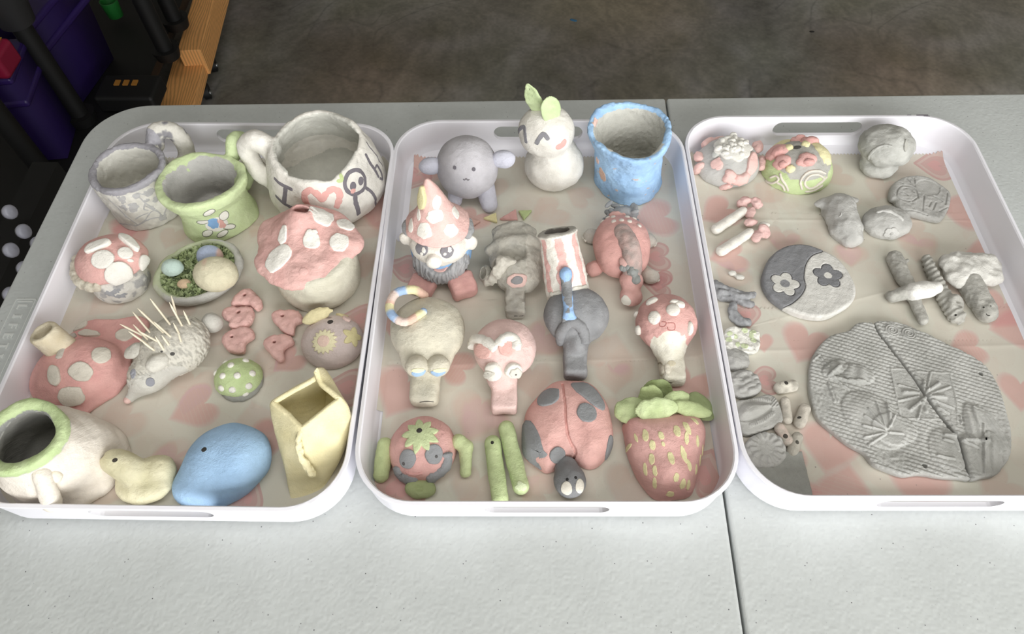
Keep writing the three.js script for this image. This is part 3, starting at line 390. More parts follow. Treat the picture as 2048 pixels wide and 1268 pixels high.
// ================= left tray =================
// grey mug with branch painting
{
  thing('clay_mug', 'whitish clay mug with grey rim and painted blossom branches', 'mug', [0.1548,0.2284]);
  const sq = (th) => 1 + 0.02 * cos(3 * th + 1);
  const s = N(U(5, pot({ R: (y, th) => (48 + y * 0.015 + 1.2 * cos(2 * th)) * sq(th), h: (th) => 80 + 2 * sin(th + 1), wall: 9, bot: 8, top: 88, max: 60, lip: 6 }),
    tb([[20, 66, -52], [28, 84, -60], [44, 76, -70], [52, 46, -66], [42, 22, -44]], 11.5, 12)), 1.1, 14, 0.45, 4);
  clay('body', s, 1.4, (x, y, z) => { const r = hypot(x, z), n = vn(x / 5, y / 5, z / 5); if (y > 74 + 1.2 * n && r < 60) return '#8d8b93'; if (r < 42 && y > 4) return '#cfcdc3'; const hd = r > 58 || (z < -45); if (hd) return mixc('#c9c5bb', '#77757b', st(0.05, 0.3, fbm(x / 14, y / 14, z / 14 + 4))); return mixc('#d3d0c7', '#bdbab2', 0.5 + 0.6 * n); });
  const g = [], B = '#a5a4a5';
  for (const l of [[[-15.4,66.4,46.2], [-11.8,53.9,46.7], [-8,36.5,47.1], [-3.5,26.2,48.1], [1.3,10.7,46.8]], [[-36.1,0.9,32.6], [-15.2,12.6,45.4], [-1.1,12.1,47], [12.7,20.3,45], [25.6,32.2,39.4], [32.4,32.7,35.9]], [[31.4,33.5,36.6], [26.9,45.6,39.4], [23.4,63.1,41.3], [20.9,70.2,41.9]], [[4,13.6,46.3], [15.4,19.7,44.5], [26.4,19.9,39.7], [33.3,14.5,34.1]], [[32.6,16.3,34.7], [32.1,28.3,36.1], [27.6,37.2,38.9], [23.1,48.7,42.1]], [[33.3,14.5,34.1], [37.6,21.6,30.3], [41.8,29.5,25.1]], [[26,51.2,40.4], [20.7,41,43.1], [24.7,36.2,41]], [[2.5,26,47.9], [11.6,30.6,46], [23,32.5,40.7]]]) g.push(stroke(CUR, l, 2.3, 0.25, B, { taper: 0.3 }));
  for (const [c, a, b] of [[[22.2,66.9,41.3], 6, 4], [[32.1,63.2,35.5], 5, 8], [[37.4,64.7,31], 5, 4], [[35.9,47.4,31.1], 5, 5], [[28.9,53.8,38.8], 4, 3], [[4.7,65.7,48.5], 7, 4], [[2.4,69.7,49.2], 4, 3], [[11.2,48.9,47.1], 8, 5], [[9.8,52.2,47.2], 4, 4], [[-1.7,51.9,48.8], 5, 4], [[32.1,14.7,35.3], 6, 6], [[0.7,47.5,48.9], 3, 2], [[28.3,39.5,37.9], 3, 3]]) g.push(spot(CUR, c, a, b, { t: 0.25, paint: B, wob: 0.5, turn: rr(0, 90) }));
  part('branch_painting', jn(g), { label: 'grey brushed blossom branches' });
}
// green mug with a turtle
{
  thing('clay_mug', 'light green clay mug with a small turtle painted on front', 'mug', [0.2586,0.248]);
  const s = N(U(5, pot({ R: (y, th) => 52 - 6 * sin(PI * min(1, y / 64)) + 6 * st(44, 78, y) + 1.8 * cos(3 * th + 0.6) + 1.5 * cos(2 * th), h: (th) => 77 + 5 * sin(th), wall: 13, bot: 8, top: 86, max: 66, lip: 9 }),
    tb([[28, 64, -56], [34, 80, -68], [42, 58, -84], [38, 28, -76], [30, 16, -46]], 10.5, 9.5)), 1, 17, 0.25, 5);
  clay('body', s, 1.5, (x, y, z) => { const r = hypot(x, z), R = 46 - 6 * sin(PI * min(1, y / 64)) + 6 * st(44, 78, y) + 1.2 * vn(x / 5, 0, z / 5); if (r < R - 4.5 && y > 5 && y < 78 + 5 * z / 50) return r < 20 ? '#a29c97' : '#b3b2ae'; return mixc('#c9dba2', '#bdd192', 0.5 + 0.5 * vn(x / 12, y / 12, z / 12)); });
  const w = [], k = [], b = [], p = [];
  w.push(spot(CUR, [16.1,30.6,40.9], 15, 13.5, { t: 0.35, turn: 10 }));
  for (const c of [[[19.8,63.2,49.6], 9, 6, 30], [[28.2,41.9,35], 6, 8, -20], [[2.6,41.7,46.3], 8, 4, 0], [[-0.4,18,45.9], 8, 4.5, 30], [[27.3,19,35], 8, 4, -20], [[17.6,12.5,42.4], 8, 3.6, 20]]) { w.push(spot(CUR, c[0], c[1], c[2], { t: 0.3, turn: c[3] })); const f = CUR, c0 = onto(f, c[0]), gg = grad(f, c0), [u, v] = basis(gg, c[3] * PI / 180), ring = []; for (let i = 0; i < 8; i++) { const t = i / 8 * 2 * PI; ring.push(c0.map((q, j) => q + u[j] * cos(t) * (c[1] + 0.6) + v[j] * sin(t) * (c[2] + 0.6))); } k.push(stroke(f, ring, 0.9, 0.4, '#6b7060', { closed: true })); }
  b.push(spot(CUR, [13.3,34.1,42.5], 7.5, 10, { t: 0.7, paint: '#6f9fd6', wob: 0.3 })); p.push(spot(CUR, [21.2,29.3,38.8], 5, 9, { t: 0.7, paint: '#d98c80', wob: 0.4 }));
  k.push(stroke(CUR, [[21.6,42.7,39.5], [18.9,30.6,39.9], [13.8,20.9,42.5]], 1, 0.8, '#f0ece2'));
  part('turtle_white', jn(w)); part('turtle_outline', jn(k)); part('turtle_blue_shell', jn(b)); part('turtle_pink_shell', jn(p));
  thing('clay_lump', 'loose grey lump of clay inside the green mug', 'clay lump', [0.2619,0.2406], { y: FLOOR + 0.0075 });
  clay('lump', N(U(6, el([0, 9, 0], [17, 9, 12]), el([12, 7, 8], [10, 7, 9])), 1.5, 8), 1.5, '#b4aaa2');
}
// big white mug with painted letters
{
  thing('clay_mug', 'big round white mug lettered with a pink heart doodle', 'mug', [0.4115,0.2045]);
  const s = N(U(7, pot({ R: (y, th) => (y < 34 ? 62 + 20 * sqrt(max(0, 1 - (1 - y / 34) * (1 - y / 34))) : 82 - 22 * Math.pow((y - 34) / 68, 1.25)) * (1 + 0.03 * st(30, 95, y) * cos(4 * th + 0.9) + 0.02 * cos(3 * th)), h: (th) => 97 + 6 * sin(-th + 0.2) + 3 * cos(2 * th + 1), wall: 9, bot: 8, top: 112, max: 90, lip: 6 }),
    tb([[-68, 82, -6], [-82, 92, -10], [-97, 86, -10], [-100, 64, -6], [-90, 42, 2], [-74, 32, 6]], 15, 11.5)), 1.8, 18, 0.5, 5);
  clay('body', s, 1.6, (x, y, z) => { const r = hypot(x, z); const R = (y < 34 ? 62 + 20 * sqrt(max(0, 1 - (1 - y / 34) * (1 - y / 34))) : 82 - 22 * Math.pow((y - 34) / 68, 1.25)); return r < R - 5 + 1.2 * vn(x / 6, y / 6, z / 6) && y > 5 && r < 70 ? '#c3c2b8' : mixc(WHITE, '#d8d3c8', 0.4 + 0.5 * vn(x / 20, y / 20, z / 20)); });
  const k = [], h = [];
  k.push(stroke(CUR, [[-53.1,79.9,45.1], [-39.1,77,56.9], [-24.9,76,64.7]], 4.6, 0.3, INK), stroke(CUR, [[-35.6,75.6,58.8], [-39.3,64.1,62.6], [-43.7,50.4,66.4]], 7, 0.35, INK), stroke(CUR, [[-56.8,55.7,53.4], [-43.3,51.9,66], [-28.5,48.4,72.6]], 4.6, 0.3, INK));
  h.push(stroke(CUR, [[-7,54,76.7], [-9.5,66.8,74.6], [-8.1,77.1,71.3], [-0.1,81.5,69.8], [8.2,75.7,71.6], [12.5,67.8,73.1], [19.1,74.3,67.2], [27.8,76.3,62.7], [34.1,69.3,62.6], [32,59.1,67.7], [26.7,50,74]], 9, 0.35, '#dd8f85'));
  k.push(stroke(CUR, [[49,58.3,55.7], [43,69.1,57.6], [42.1,78.9,53.9], [47,85.7,44.2], [55.2,84.1,36.1], [61.5,75.2,32.5], [63.8,62.6,35.3], [61.3,55.3,41.6], [56,54.7,49.2]], 5.4, 0.35, INK, { closed: true }), stroke(CUR, [[62.5,55.7,40.3], [69,45.1,38.8], [72.9,34,40.2], [68.7,10.3,32.9]], 4.4, 0.35, INK), stroke(CUR, [[50.9,56.7,54.2], [50.7,46.8,58.3], [51.2,34.7,60.6], [50.5,21.4,60.5]], 7, 0.35, INK));
  k.push(spot(CUR, [50.3,68.4,50.5], 5, 6.5, { t: 0.35, paint: INK }), spot(CUR, [59.4,67.2,40.1], 4.5, 6, { t: 0.35, paint: INK }));
  k.push(stroke(CUR, [[65,89,10.4], [69,75.4,12.7], [74.1,61.6,14.3], [78.5,48.9,17.3]], 4, 0.35, INK), stroke(CUR, [[75.7,65.4,6.1], [79.9,48.8,7], [81.6,43.2,13.5], [78.5,48.9,17.3]], 4, 0.35, INK), stroke(CUR, [[76,63.7,6.1], [74.2,62.4,13.4]], 3, 0.35, INK), stroke(CUR, [[65.2,94.3,-6.3], [71.6,80.4,-4.4], [77.5,63.5,-3.5], [79.7,43.1,-9.8]], 2, 0.3, INK));
  const K = ['letter_i_bar', 'letter_i_stem', 'letter_i_bar', 'doodle_head', 'doodle_back', 'doodle_front', 'doodle_eye', 'doodle_eye', 'letter_b_stem', 'letter_b_bowl', 'letter_b_bowl', 'letter_stroke']; k.forEach((q, i) => part(K[i], q)); part('pink_heart', jn(h)); part('small_pink_heart', spot(CUR, [49.8,62.4,53.5], 4.5, 3.5, { t: 0.45, paint: '#dd8f85', wob: 0.3 }));
  part('green_leaf', jn(spot(CUR, [39.1,86.3,51.3], 2.6, 6, { t: 0.35, paint: '#b5c77f', turn: 15 }), spot(CUR, [36.5,83.1,54.6], 4.5, 2.6, { t: 0.35, paint: '#b5c77f' })));
}
// small toadstool, red cap with button spots
{
  thing('clay_mushroom', 'small pink toadstool with thick white button spots', 'mushroom', [0.1528,0.3595]);
  const stem = N(cut(el([6, 14, 8], [37, 34, 34])), 1.2, 10, 0.6, 3);
  clay('stem', stem, 1.5, (x, y, z) => mixc('#d3d0c8', '#a09f9f', st(0.1, 0.35, fbm(x / 11, y / 11, z / 11 + 3))));
  part('scratched_base', jn([[[9.8,26.6,39.6], 6, 4], [[19.8,20.1,38.8], 6, 3], [[17.2,28.3,37.1], 4, 3]].map(([c, a, b]) => spot(CUR, c, a, b, { t: 0.5, paint: '#8f9196', wob: 0.9 }))));
  const cap = N(I(4, el([3, 32, -4], [47, 33, 40]), fn((x, y, z) => (31 + 0.16 * z + 0.1 * x - y), [-60, 10, -60, 60, 70, 60])), 1, 16);
  clay('cap', cap, 1.5, (x, y, z) => mixc(PINK, ROSE, 0.35 + 0.5 * vn(x / 12, y / 12, z / 12)));
  const W = (c, a, b, tr = 0, t = 4) => part('spot', spot(CUR, c, a, b, { t, turn: tr }));
  W([8.8,61.5,12.3], 14, 12, 20); W([25.8,47.8,25.2], 17, 17); W([31.4,57.9,0.1], 9, 8); W([47.9,38.9,1.4], 10, 13, -30); W([-1.4,65.2,-4.8], 17, 7, 30, 6); W([29.8,56.1,-18.5], 17, 6, -22, 6); W([37.6,52.4,7.1], 4, 2, 0, 1);
  const rim = tb([[-45, 31, -10], [-43, 31, 8], [-34, 32, 22], [-20, 33, 31], [-6, 34, 35]], 7.5, 7, 12);
  clay('lumpy_rim', N(rim, 1.6, 5, 0.5, 3), 1.3, (x, y, z) => mixc('#d2cbb8', '#b9af9a', 0.5 + 0.8 * vn(x / 3, y / 3, z / 3)));
}
// fairy garden dish
{
  thing('clay_dish', 'oval grey dish filled with green clay moss and tiny mushrooms', 'dish', [0.2606,0.356]);
  const ax = -32 * PI / 180, ov = (x, z) => { const a = x * cos(ax) + z * sin(ax), b = -x * sin(ax) + z * cos(ax); return [a / 58, b / 49]; };
  const s = N(fn((x, y, z) => { const [a, b] = ov(x, z), q = hypot(a, b), r = (q - 1) * 50; const o = smax(smax((r + max(0, 12 - y) * 0.5) * 0.9, y - 22, 7), -y, 3), c = smax((r + 9) * 0.9, 13 - y, 5); return smax(o, -c, 5); }, [-66, -1, -66, 66, 24, 66]), 1, 14);
  clay('dish_body', s, 1.6, (x, y, z) => { const [a, b] = ov(x, z), q = hypot(a, b); return q < 0.83 ? '#8d9a6c' : mixc('#b9b8b2', '#b3bd95', st(-0.1, 0.7, -x / 60 - z / 140 + 0.35 * vn(x / 10, y / 10, z / 10) + (q < 0.9 ? 0.5 : 0))); });
  const base = new THREE.ConeGeometry(0.0023, 0.009, 5), im = new THREE.InstancedMesh(base, new THREE.MeshStandardMaterial({ color: '#ffffff', roughness: 0.9 }) , 1000), m = new THREE.Matrix4(), qn = new THREE.Quaternion(), e = new THREE.Euler();
  let c = 0; while (c < 1000) { const x = rr(-60, 60), z = rr(-60, 60), [a, b] = ov(x, z); if (hypot(a, b) > 0.82) continue; e.set(rr(-1.4, 1.4), rr(0, 6), rr(-1.4, 1.4)); qn.setFromEuler(e); m.compose(new THREE.Vector3(x / 1000, rr(0.0135, 0.018), z / 1000), qn, new THREE.Vector3(1.3, rr(0.7, 1.4), 1.3)); im.setMatrixAt(c, m); im.setColorAt(c, new THREE.Color(['#a3b183', '#93a173', '#b1bd92', '#86936a', '#5f6a4c'][fl(rnd() * 5)])); c++; }
  im.name = 'moss'; im.userData.kind = 'stuff'; shade(im); T0.add(im);
  const mush = (label, at, y, r, hgt, col, tilt) => { const cap = I(2, el([0, 0, 0], [r, hgt, r * 0.85]), fn((x, yy, z) => -hgt * 0.25 - yy, [-r, -hgt, -r, r, hgt, r])); const { V, T } = nets(N(cap, 0.5, 8), 1.2), g = geo(V, T, col); g.rotateX(tilt[0]); g.rotateZ(tilt[1]); g.translate(at[0] / 1000, y / 1000, at[1] / 1000); const q = part('tiny_mushroom', g, { label }); const st_ = nets(cp([at[0], 13, at[1]], [at[0], y, at[1]], 4, 4.5), 1.3); part('stem', geo(st_.V, st_.T, '#c9c4ae'), { to: q }); };
  mush('pale aqua mushroom cap', [[-27.8,4.4]][0], 28, 14, 13, '#b5cfc6', [0.1, 0]); mush('periwinkle mushroom cap', [[14.6,-17.3]][0], 26, 17, 13, (x) => mixc('#a3b2d4', '#d6a89b', st(9, 13, x)), [0.5, -0.1]); mush('large beige mushroom cap', [[31,14.9]][0], 29, 28, 19, (x, y, z) => mixc('#cfc7a6', '#d8b9a0', st(0.2, 0.7, vn(x / 12, 1, z / 12) + z / 60)), [0.25, -0.15]); mush('little peach mushroom cap', [[-12.2,22.9]][0], 18, 9, 6, '#d8b58f', [0, 0]);
}
// large pink toadstool jar
{
  thing('clay_mushroom', 'large pink capped toadstool jar with cream stem and white spots', 'mushroom', [0.4206,0.3607]);
  clay('stem', N(cut(fn((x, y, z) => { const r = hypot(x, z), R = 51 + 4 * sin(PI * y / 70); return smax((r - R) * 0.9, y - 66, 8); }, [-60, -1, -60, 60, 70, 60]), 6), 1, 16), 1.7, (x, y, z) => mixc('#d3ceba', '#c5c0aa', 0.5 + 0.6 * vn(x / 14, y / 14, z / 14)));
  const ap = [-12, 98, -40];
  const cap = N(fn((x, y, z) => { const cx = x + 9, cz = z + 12, th = atan2(cz, cx), R = 68 + 3.5 * cos(3 * th + 1) + 2 * cos(7 * th) + 2 * sin(5 * th + 2), r = hypot(cx, cz * 1.04), q = min(1, r / R), rp = hypot(x - ap[0], z - ap[2]); const top = 66 + 11 * sqrt(max(0, 1 - q * q)) + 27 * Math.exp(-rp * rp / 620) - 6 * q * q + 0.02 * x, bot = 60 - 6 * q * q; const d = smax(smax((y - top) * 0.75, (bot - y) * 0.9, 3), (r - R) * 0.8, 5); const hole = hypot((x - ap[0] - 1) / 1.5, (z - ap[2] + 2) / 0.9) - 6.5; return smax(d, -hole * 0.8, 3); }, [-86, 50, -92, 70, 112, 64]), 1.2, 12, 0.45, 4);
  clay('cap', cap, 1.6, (x, y, z) => mixc('#e0a096', '#d0867d', 0.35 + 0.6 * vn(x / 16, y / 16, z / 16)));
  const W = (c, a, b, tr = 0) => part('spot', spot(CUR, c, a, b, { t: 2.2, turn: tr, wob: 0.14 }));
  W([13.4,83.5,-43.2], 17, 16, -30); W([40.6,69,-38.9], 12, 10, -20); W([37,72.2,-8.1], 12, 13); W([4.7,79.4,-5.9], 11, 13); W([-31.8,79.8,-12.6], 6, 13, -10); W([-35.3,73.1,17.8], 14, 20, -30); W([7.4,82.8,-15.5], 4, 3); part('pink_dimple', spot(CUR, [-0.4,71.2,36.4], 5.5, 5, { t: 0.7, paint: '#e0a096' }));
}
// pink toadstool lying on its side with a hollow stem
{
  thing('clay_mushroom', 'pink toadstool lying with its cream hollow stem pointing up left', 'mushroom', [0.1523,0.5038]);
  const skirt = smooth2([[-51.5,17],[-55.6,-10.7],[-52.8,-31.5],[-34.3,-60.3],[-19.6,-76.5],[12.4,-79.6],[46.8,-83.4],[58.4,-73.7],[57.6,-46],[50.2,-29],[56.4,-0.1],[45.8,27.9],[27.1,43.5],[19.1,54.7],[-4.2,48.1],[-35.8,32.1]], 60);
  clay('cap', N(U(7, po(skirt, 0, 7, 3), cut(el([-4, 4, 2], [54, 40, 48], [0, 25, 0]))), 1.1, 15), 1.6, (x, y, z) => mixc('#d98d84', '#c9756e', 0.4 + 0.6 * vn(x / 15, y / 15, z / 15)));
  const W = (c, a, b, tr = 0, t = 2.2) => part('spot', spot(CUR, c, a, b, { t, turn: tr, paint: '#cfc7b8', wob: 0.12 }));
  W([31.4,32.4,-11.9], 11.5, 12); W([18.4,38.3,14.6], 14, 11, -20); W([8.2,25.1,40.7], 15, 14, 40); W([-8.5,40.9,21.2], 7, 13, 20, 4); W([-10.6,7.6,-55.7], 15, 5, -5, 4); W([34.5,7.2,-54.6], 12, 9, -10); W([-27.4,6.3,-68.2], 11, 8, 10);
  part('collar', stroke(CUR, [[-27.3,6.6,-55.5], [-34.6,6.9,-48.2], [-12.5,41.2,-16.9], [-9.8,43.5,0.5]], 8, 3, '#b4aca0', { round: 1 }), { label: 'grey clay collar at the stem' });
  const ja = [[-19.9,-20.6]][0], jb = [[-28.6,-25.9]][0], a = [ja[0], 30, ja[1]], b = [jb[0], 58, jb[1]], ax = [b[0] - a[0], b[1] - a[1], b[2] - a[2]];
  clay('hollow_stem', N(D(3, cp(a, b, 17.5, 17), cp(a.map((v, i) => v + ax[i] * 0.55), a.map((v, i) => v + ax[i] * 1.9), 10, 14), fn((x, y, z) => { const u = [b[0] - a[0], b[1] - a[1], b[2] - a[2]], l = hypot(...u); return -(((x - b[0]) * u[0] + (y - b[1]) * u[1] + (z - b[2]) * u[2]) / l - 4); }, [0, 0, 0, 1, 1, 1])), 0.7, 9), 1.3, (x, y, z) => mixc('#d9cdb0', '#c7b896', 0.5 + 0.7 * vn(x / 9, y / 9, z / 9)));
}
// hedgehog with toothpick spines
{
  thing('clay_hedgehog', 'grey clay hedgehog with wooden toothpick spines', 'hedgehog', [0.2567,0.4839]);
  const s = U(9, el([8, 26, -8], [42, 30, 38], [0, 40, 0]), el([-16, 18, 26], [26, 20, 24], [0, 40, 0]), cp([-20, 14, 28], [-37, 7, 52], 16, 6));
  const fur = fn((x, y, z) => { const d = s.f(x, y, z); if (abs(d) > 8) return d; const a = (x * 0.77 + z * 0.64), b = (-x * 0.64 + z * 0.77), w = z > 34 - x * 0.4 ? 0 : st(-8, 6, -y + 44 + 12 * vn(x / 12, 1, z / 12)); return d + 0.7 * vn(x / 14, y / 14, z / 14) + w * 1.7 * max(-0.2, vn(a / 5, y / 4, b / 1.7)) + 0.3 * vn(x / 3, y / 3, z / 3); }, s.b);
  clay('body', cut(fur), 1.0, (x, y, z) => { const snout = z > 32 - x * 0.3; return mixc(snout ? '#b9b6ad' : '#c4bfb2', '#a19d93', snout ? 0.2 * vn(x / 8, y / 8, z / 8) : st(0.0, 0.6, vn((x * 0.77 + z * 0.64) / 5, y / 4, (-x * 0.64 + z * 0.77) / 1.6) * 0.7 + 0.3 * vn(x / 20, y / 20, z / 20))); });
  part('pink_inner_ear', spot(CUR, [-1.5,37,30.3], 6, 2, { t: 0.5, paint: '#dca79b', turn: -20 })); part('eye', spot(CUR, [-6,29,43], 5, 5.5, { t: 1, paint: '#7a7b84' })); part('eye', spot(CUR, [-26.2,35.5,35.4], 4, 6, { t: 0.8, paint: '#84858e' }));
  const hb = CUR; { const e1 = [4.1,42.2,25.2], e2 = [-30.5,32.3,5]; clay('ear', N(el([e1[0], e1[1] + 2, e1[2]], [14, 10, 10], [0, 40, 0]), 0.6, 7), 1, '#c3bfb4'); clay('ear', N(el([e2[0] - 3, e2[1] + 4, e2[2]], [15, 4, 9], [10, 20, 25]), 0.6, 7), 1, '#c3bfb4'); CUR = hb; }
  const holes = [[20.2,47.1,15.1], [8.8,50.8,14.2], [10.2,47.9,17.9]]; part('spine_hole', jn(holes.map((c, i) => spot(CUR, c, i ? 1.5 : 2.6, i ? 1.2 : 2.2, { t: 0.15, paint: '#3d3b39' }))));
  const L = (b, dx, dy, dz, len = 1) => { const g = new THREE.LatheGeometry([[0.0004, -0.006], [0.00125, -0.004], [0.00125, 0.016 * len], [0.0003, 0.016 * len + 0.007], [0, 0.016 * len + 0.0072]].map((p) => new THREE.Vector2(...p)), 8); g.applyQuaternion(new THREE.Quaternion().setFromUnitVectors(new THREE.Vector3(0, 1, 0), new THREE.Vector3(dx, dy, dz).normalize())); g.translate(b[0] / 1000, b[1] / 1000, b[2] / 1000); part('toothpick', g, { mat: pick }); };
  const pick = new THREE.MeshStandardMaterial({ color: '#e6dcc6', roughness: 0.7 });
  L([10.8,54.5,-20.7], -0.55, 0.75, -0.6, 1.9); L([24,52.2,-20.8], -0.15, 0.9, -0.35, 1.7); L([8.7,42.4,-41.1], 0, 0.9, -0.45, 1.3); L([30.6,48,-25.5], 0, 0.95, -0.2, 1); L([24.1,53.7,-9], 0.05, 0.95, -0.1, 0.8); L([15.7,55.5,-3.8], -0.55, 0.8, -0.35, 1.1); L([6.3,55.9,-8.9], -0.8, 0.7, -0.6, 2); L([-11.9,51.9,-11.3], -0.7, 0.6, -0.7, 1.5); L([-25.4,42.1,-12.9], -0.95, 0.6, -0.3, 1.3); L([2,54.7,2.5], -0.75, 0.75, -0.2, 1); L([-9,51.4,5.9], -0.75, 0.75, -0.35, 1.2); L([-0.5,51.8,12.8], -0.35, 0.9, -0.1, 0.8); L([10.3,52,11.6], -0.02, 0.9, -0.15, 1); L([15.7,53.2,6.3], 0, 0.9, -0.05, 0.8); L([27.7,51,0.2], 0.2, 0.9, -0.05, 0.6); L([-12.5,51.3,-2.1], -0.7, 0.7, -0.6, 1);
  clay('tail', N(el([42, 18, -46], [13, 14, 12]), 0.6, 8), 1.3, '#bdbab2'); clay('nose', sp([-39, 7.5, 56], 4.5), 1, '#dba79c');
}
// five pink heart beads
{
  const bead = (label, at, out, hole) => {
    thing('heart_bead', label, 'bead', at, { group: 'pink clay heart beads' });
    const o = smooth2(out(), 40), [[hx, hz]] = hole();
    clay('body', N(D(1.5, po(o, 0, 16, 6, (x, z, d) => -2 + 1.5 * vn(x / 8, 3, z / 8)), cp([hx, 6, hz], [hx, 30, hz], 2.4)), 1, 8, 0.4, 3), 1, (x, y, z) => mixc('#e2a39a', '#d59088', 0.4 + 0.6 * vn(x / 10, y / 10, z / 10)));
  };
  bead('pink clay heart bead, topmost of the left column', [0.3253,0.3889], () => [[-12.7,16.9],[-10.6,2.6],[1.4,-10.4],[18.4,0.9],[26.6,15.3],[23,23.9],[14,18.5],[3.1,16.9]], () => [[2.5,3.4]]);
  bead('pink clay heart bead, middle of the left column', [0.3207,0.4175], () => [[-16.5,4],[-12.7,-8.5],[5.6,-9.3],[19.1,-7.8],[23.8,2.4],[20.4,17.8],[3.8,24.6],[-5.2,19.3],[-5.2,13.2]], () => [[5.2,1.2]]);
  bead('pink clay heart bead just above the green dotted dome', [0.3263,0.4498], () => [[-14.1,6.6],[-7.8,-5.4],[10.3,-11.5],[21.6,-7],[24.7,2],[16.6,12.4],[16.5,24.2],[5.6,26.4],[-4.1,22.8]], () => [[-1.4,5.1]]);
  bead('pink clay heart bead close to the big toadstool stem', [0.3824,0.4221], () => [[-14.4,0.8],[-11.4,-7.7],[10.6,-9.3],[22.1,-3.9],[25.2,6.9],[17.8,13],[16.9,26.6],[6.3,25.2],[-3.1,16.1]], () => [[-0.1,1.6]]);
  bead('pink clay heart bead beside the lilac flower dome', [0.38,0.4587], () => [[-14.7,3.5],[-8.4,-6.9],[6.4,-9.9],[20.3,-4],[22.6,1.9],[12.7,10.8],[14.1,25.2],[9.7,28.8],[-0.3,22.4],[-8.3,13.7]], () => [[-0.7,3.5]]);
}
// green dome with white dots
{
  thing('clay_dome', 'small green clay dome dotted with white bumps', 'dome', [0.3437,0.5101]);
  clay('underside', N(cut(el([2, 3, 3], [27, 12, 26])), 0.8, 4), 1.3, '#8f8f88');
  clay('cap', N(I(4, el([0, 4, 0], [29, 24, 27]), fn((x, y, z) => 4 - y + 0.1 * z, [-40, 2, -40, 40, 40, 40])), 0.8, 10), 1.2, (x, y, z) => mixc('#bcd190', '#abc17d', 0.4 + 0.5 * vn(x / 12, y / 12, z / 12)));
  for (const c of [[-4,27.5,-7], [9.3,20.2,-17.3], [6.2,26.6,6.5], [-11.7,25,6.2], [21.1,20.2,0.1], [18.7,16.8,15.4], [1,18.6,21.4], [-12.9,18.2,19.3], [-17,15.9,-17.4], [-27,12.8,-4.4], [13.6,8.2,22]]) part('dot', spot(CUR, c, 4.3, 4, { t: 2.2, prof: [[0.4, 1], [0.75, 0.75], [0.95, 0.35], [1, 0], [1.01, -0.5]], n: 14 }));
}
// lilac dome with a flower and a star
{
  thing('clay_dome', 'lilac pink clay dome with yellow flower and star appliques', 'dome', [0.4512,0.46]);
  clay('body', N(D(1.5, cut(el([0, 8, 0], [38.5, 27, 36])), cp([-4, 20, -22], [-6, 50, -36], 2.8)), 0.8, 14), 1.3, (x, y, z) => mixc('#d6c3be', '#cab8b5', 0.5 + 0.7 * vn(x / 14, y / 14, z / 14)));
  const fl_ = part('flower', spot(CUR, [-3.8,33.1,13.6], 17, 17, { t: 1.8, shape: STAR(16, 0.26), n: 64, paint: '#e6dcae', wob: 0.05 })); part('flower_centre', spot(CUR, [-3.9,33.2,13.2], 7.5, 7.5, { t: 2.3, paint: '#e2bfae' }), { to: fl_ });
  part('star', spot(CUR, [28.4,25.8,2.6], 15, 15, { t: 2, shape: STAR(5, 0.55, 0.3), n: 50, paint: '#d9cd8f', wob: 0.05 }));
  { const f0 = CUR, lp = [[-18.6,-25.1]][0]; clay('leaf', N(el([lp[0], 30, lp[1]], [20, 4.5, 8], [35, 28, 0]), 1.6, 6, 0.5, 3), 1, '#ddd09a'); CUR = f0; } part('leaf', spot(CUR, [9.4,18.4,-32.2], 9, 5, { t: 3, turn: -20, paint: '#d6c98f' }));
  part('bow', jn(spot(CUR, [6.6,17.5,-33.5], 5, 4, { t: 3, paint: '#dcb3a8' }), spot(CUR, [16.6,23.9,-23.7], 6, 4, { t: 3, paint: '#dcb3a8', turn: -30 })));
  part('hole', spot(CUR, [-0.1,32.4,-14.9], 3.6, 4, { t: 0.12, paint: '#37322f' }));
}
// white face pot with a green rim
{
  thing('clay_pot', 'cream white face pot with a light green rim at tray corner', 'pot', [0.1701,0.6179]);
  const pr = (y, th) => 58 - 5 * st(0, 40, y) - 13 * st(34, 88, y) + 3 * st(70, 90, y) + 1.5 * cos(3 * th) + 7 * st(64, 22, y) * Math.pow(max(0, cos(th + 0.35)), 3) + 5 * st(16, 8, y) * Math.pow(max(0, cos(th - 0.5)), 2);
  const s = N(pot({ R: pr, h: () => 88, wall: 13, bot: 9, top: 96, max: 74, lip: 8, lean: (y) => [-0.02 * y, 0.0 * y] }), 1.1, 16, 0.4, 5);
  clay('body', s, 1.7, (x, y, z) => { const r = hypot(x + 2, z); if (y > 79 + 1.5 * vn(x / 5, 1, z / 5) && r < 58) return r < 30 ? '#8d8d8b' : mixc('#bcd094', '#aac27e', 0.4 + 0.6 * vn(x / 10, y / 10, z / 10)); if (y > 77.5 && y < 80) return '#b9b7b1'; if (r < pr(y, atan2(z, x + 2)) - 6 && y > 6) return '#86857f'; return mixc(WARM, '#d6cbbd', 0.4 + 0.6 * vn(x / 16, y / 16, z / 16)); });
  const nA = [20.9,68.8,35.2], nB = [20.8,35.8,46.5]; clay('nose', N(U(5, cp([nA[0], nA[1], nA[2]], [nB[0] + 1, nB[1] + 2, nB[2] + 9], 8.5, 10)), 0.6, 9), 1.3, '#e2d8ca');
  CUR = s.f; part('pimple', spot(CUR, [29.5,57.8,34.9], 6.5, 8, { t: 4, paint: '#e3d8c2', prof: [[0.4, 1], [0.75, 0.8], [0.95, 0.35], [1, 0], [1.01, -0.5]] }));
}
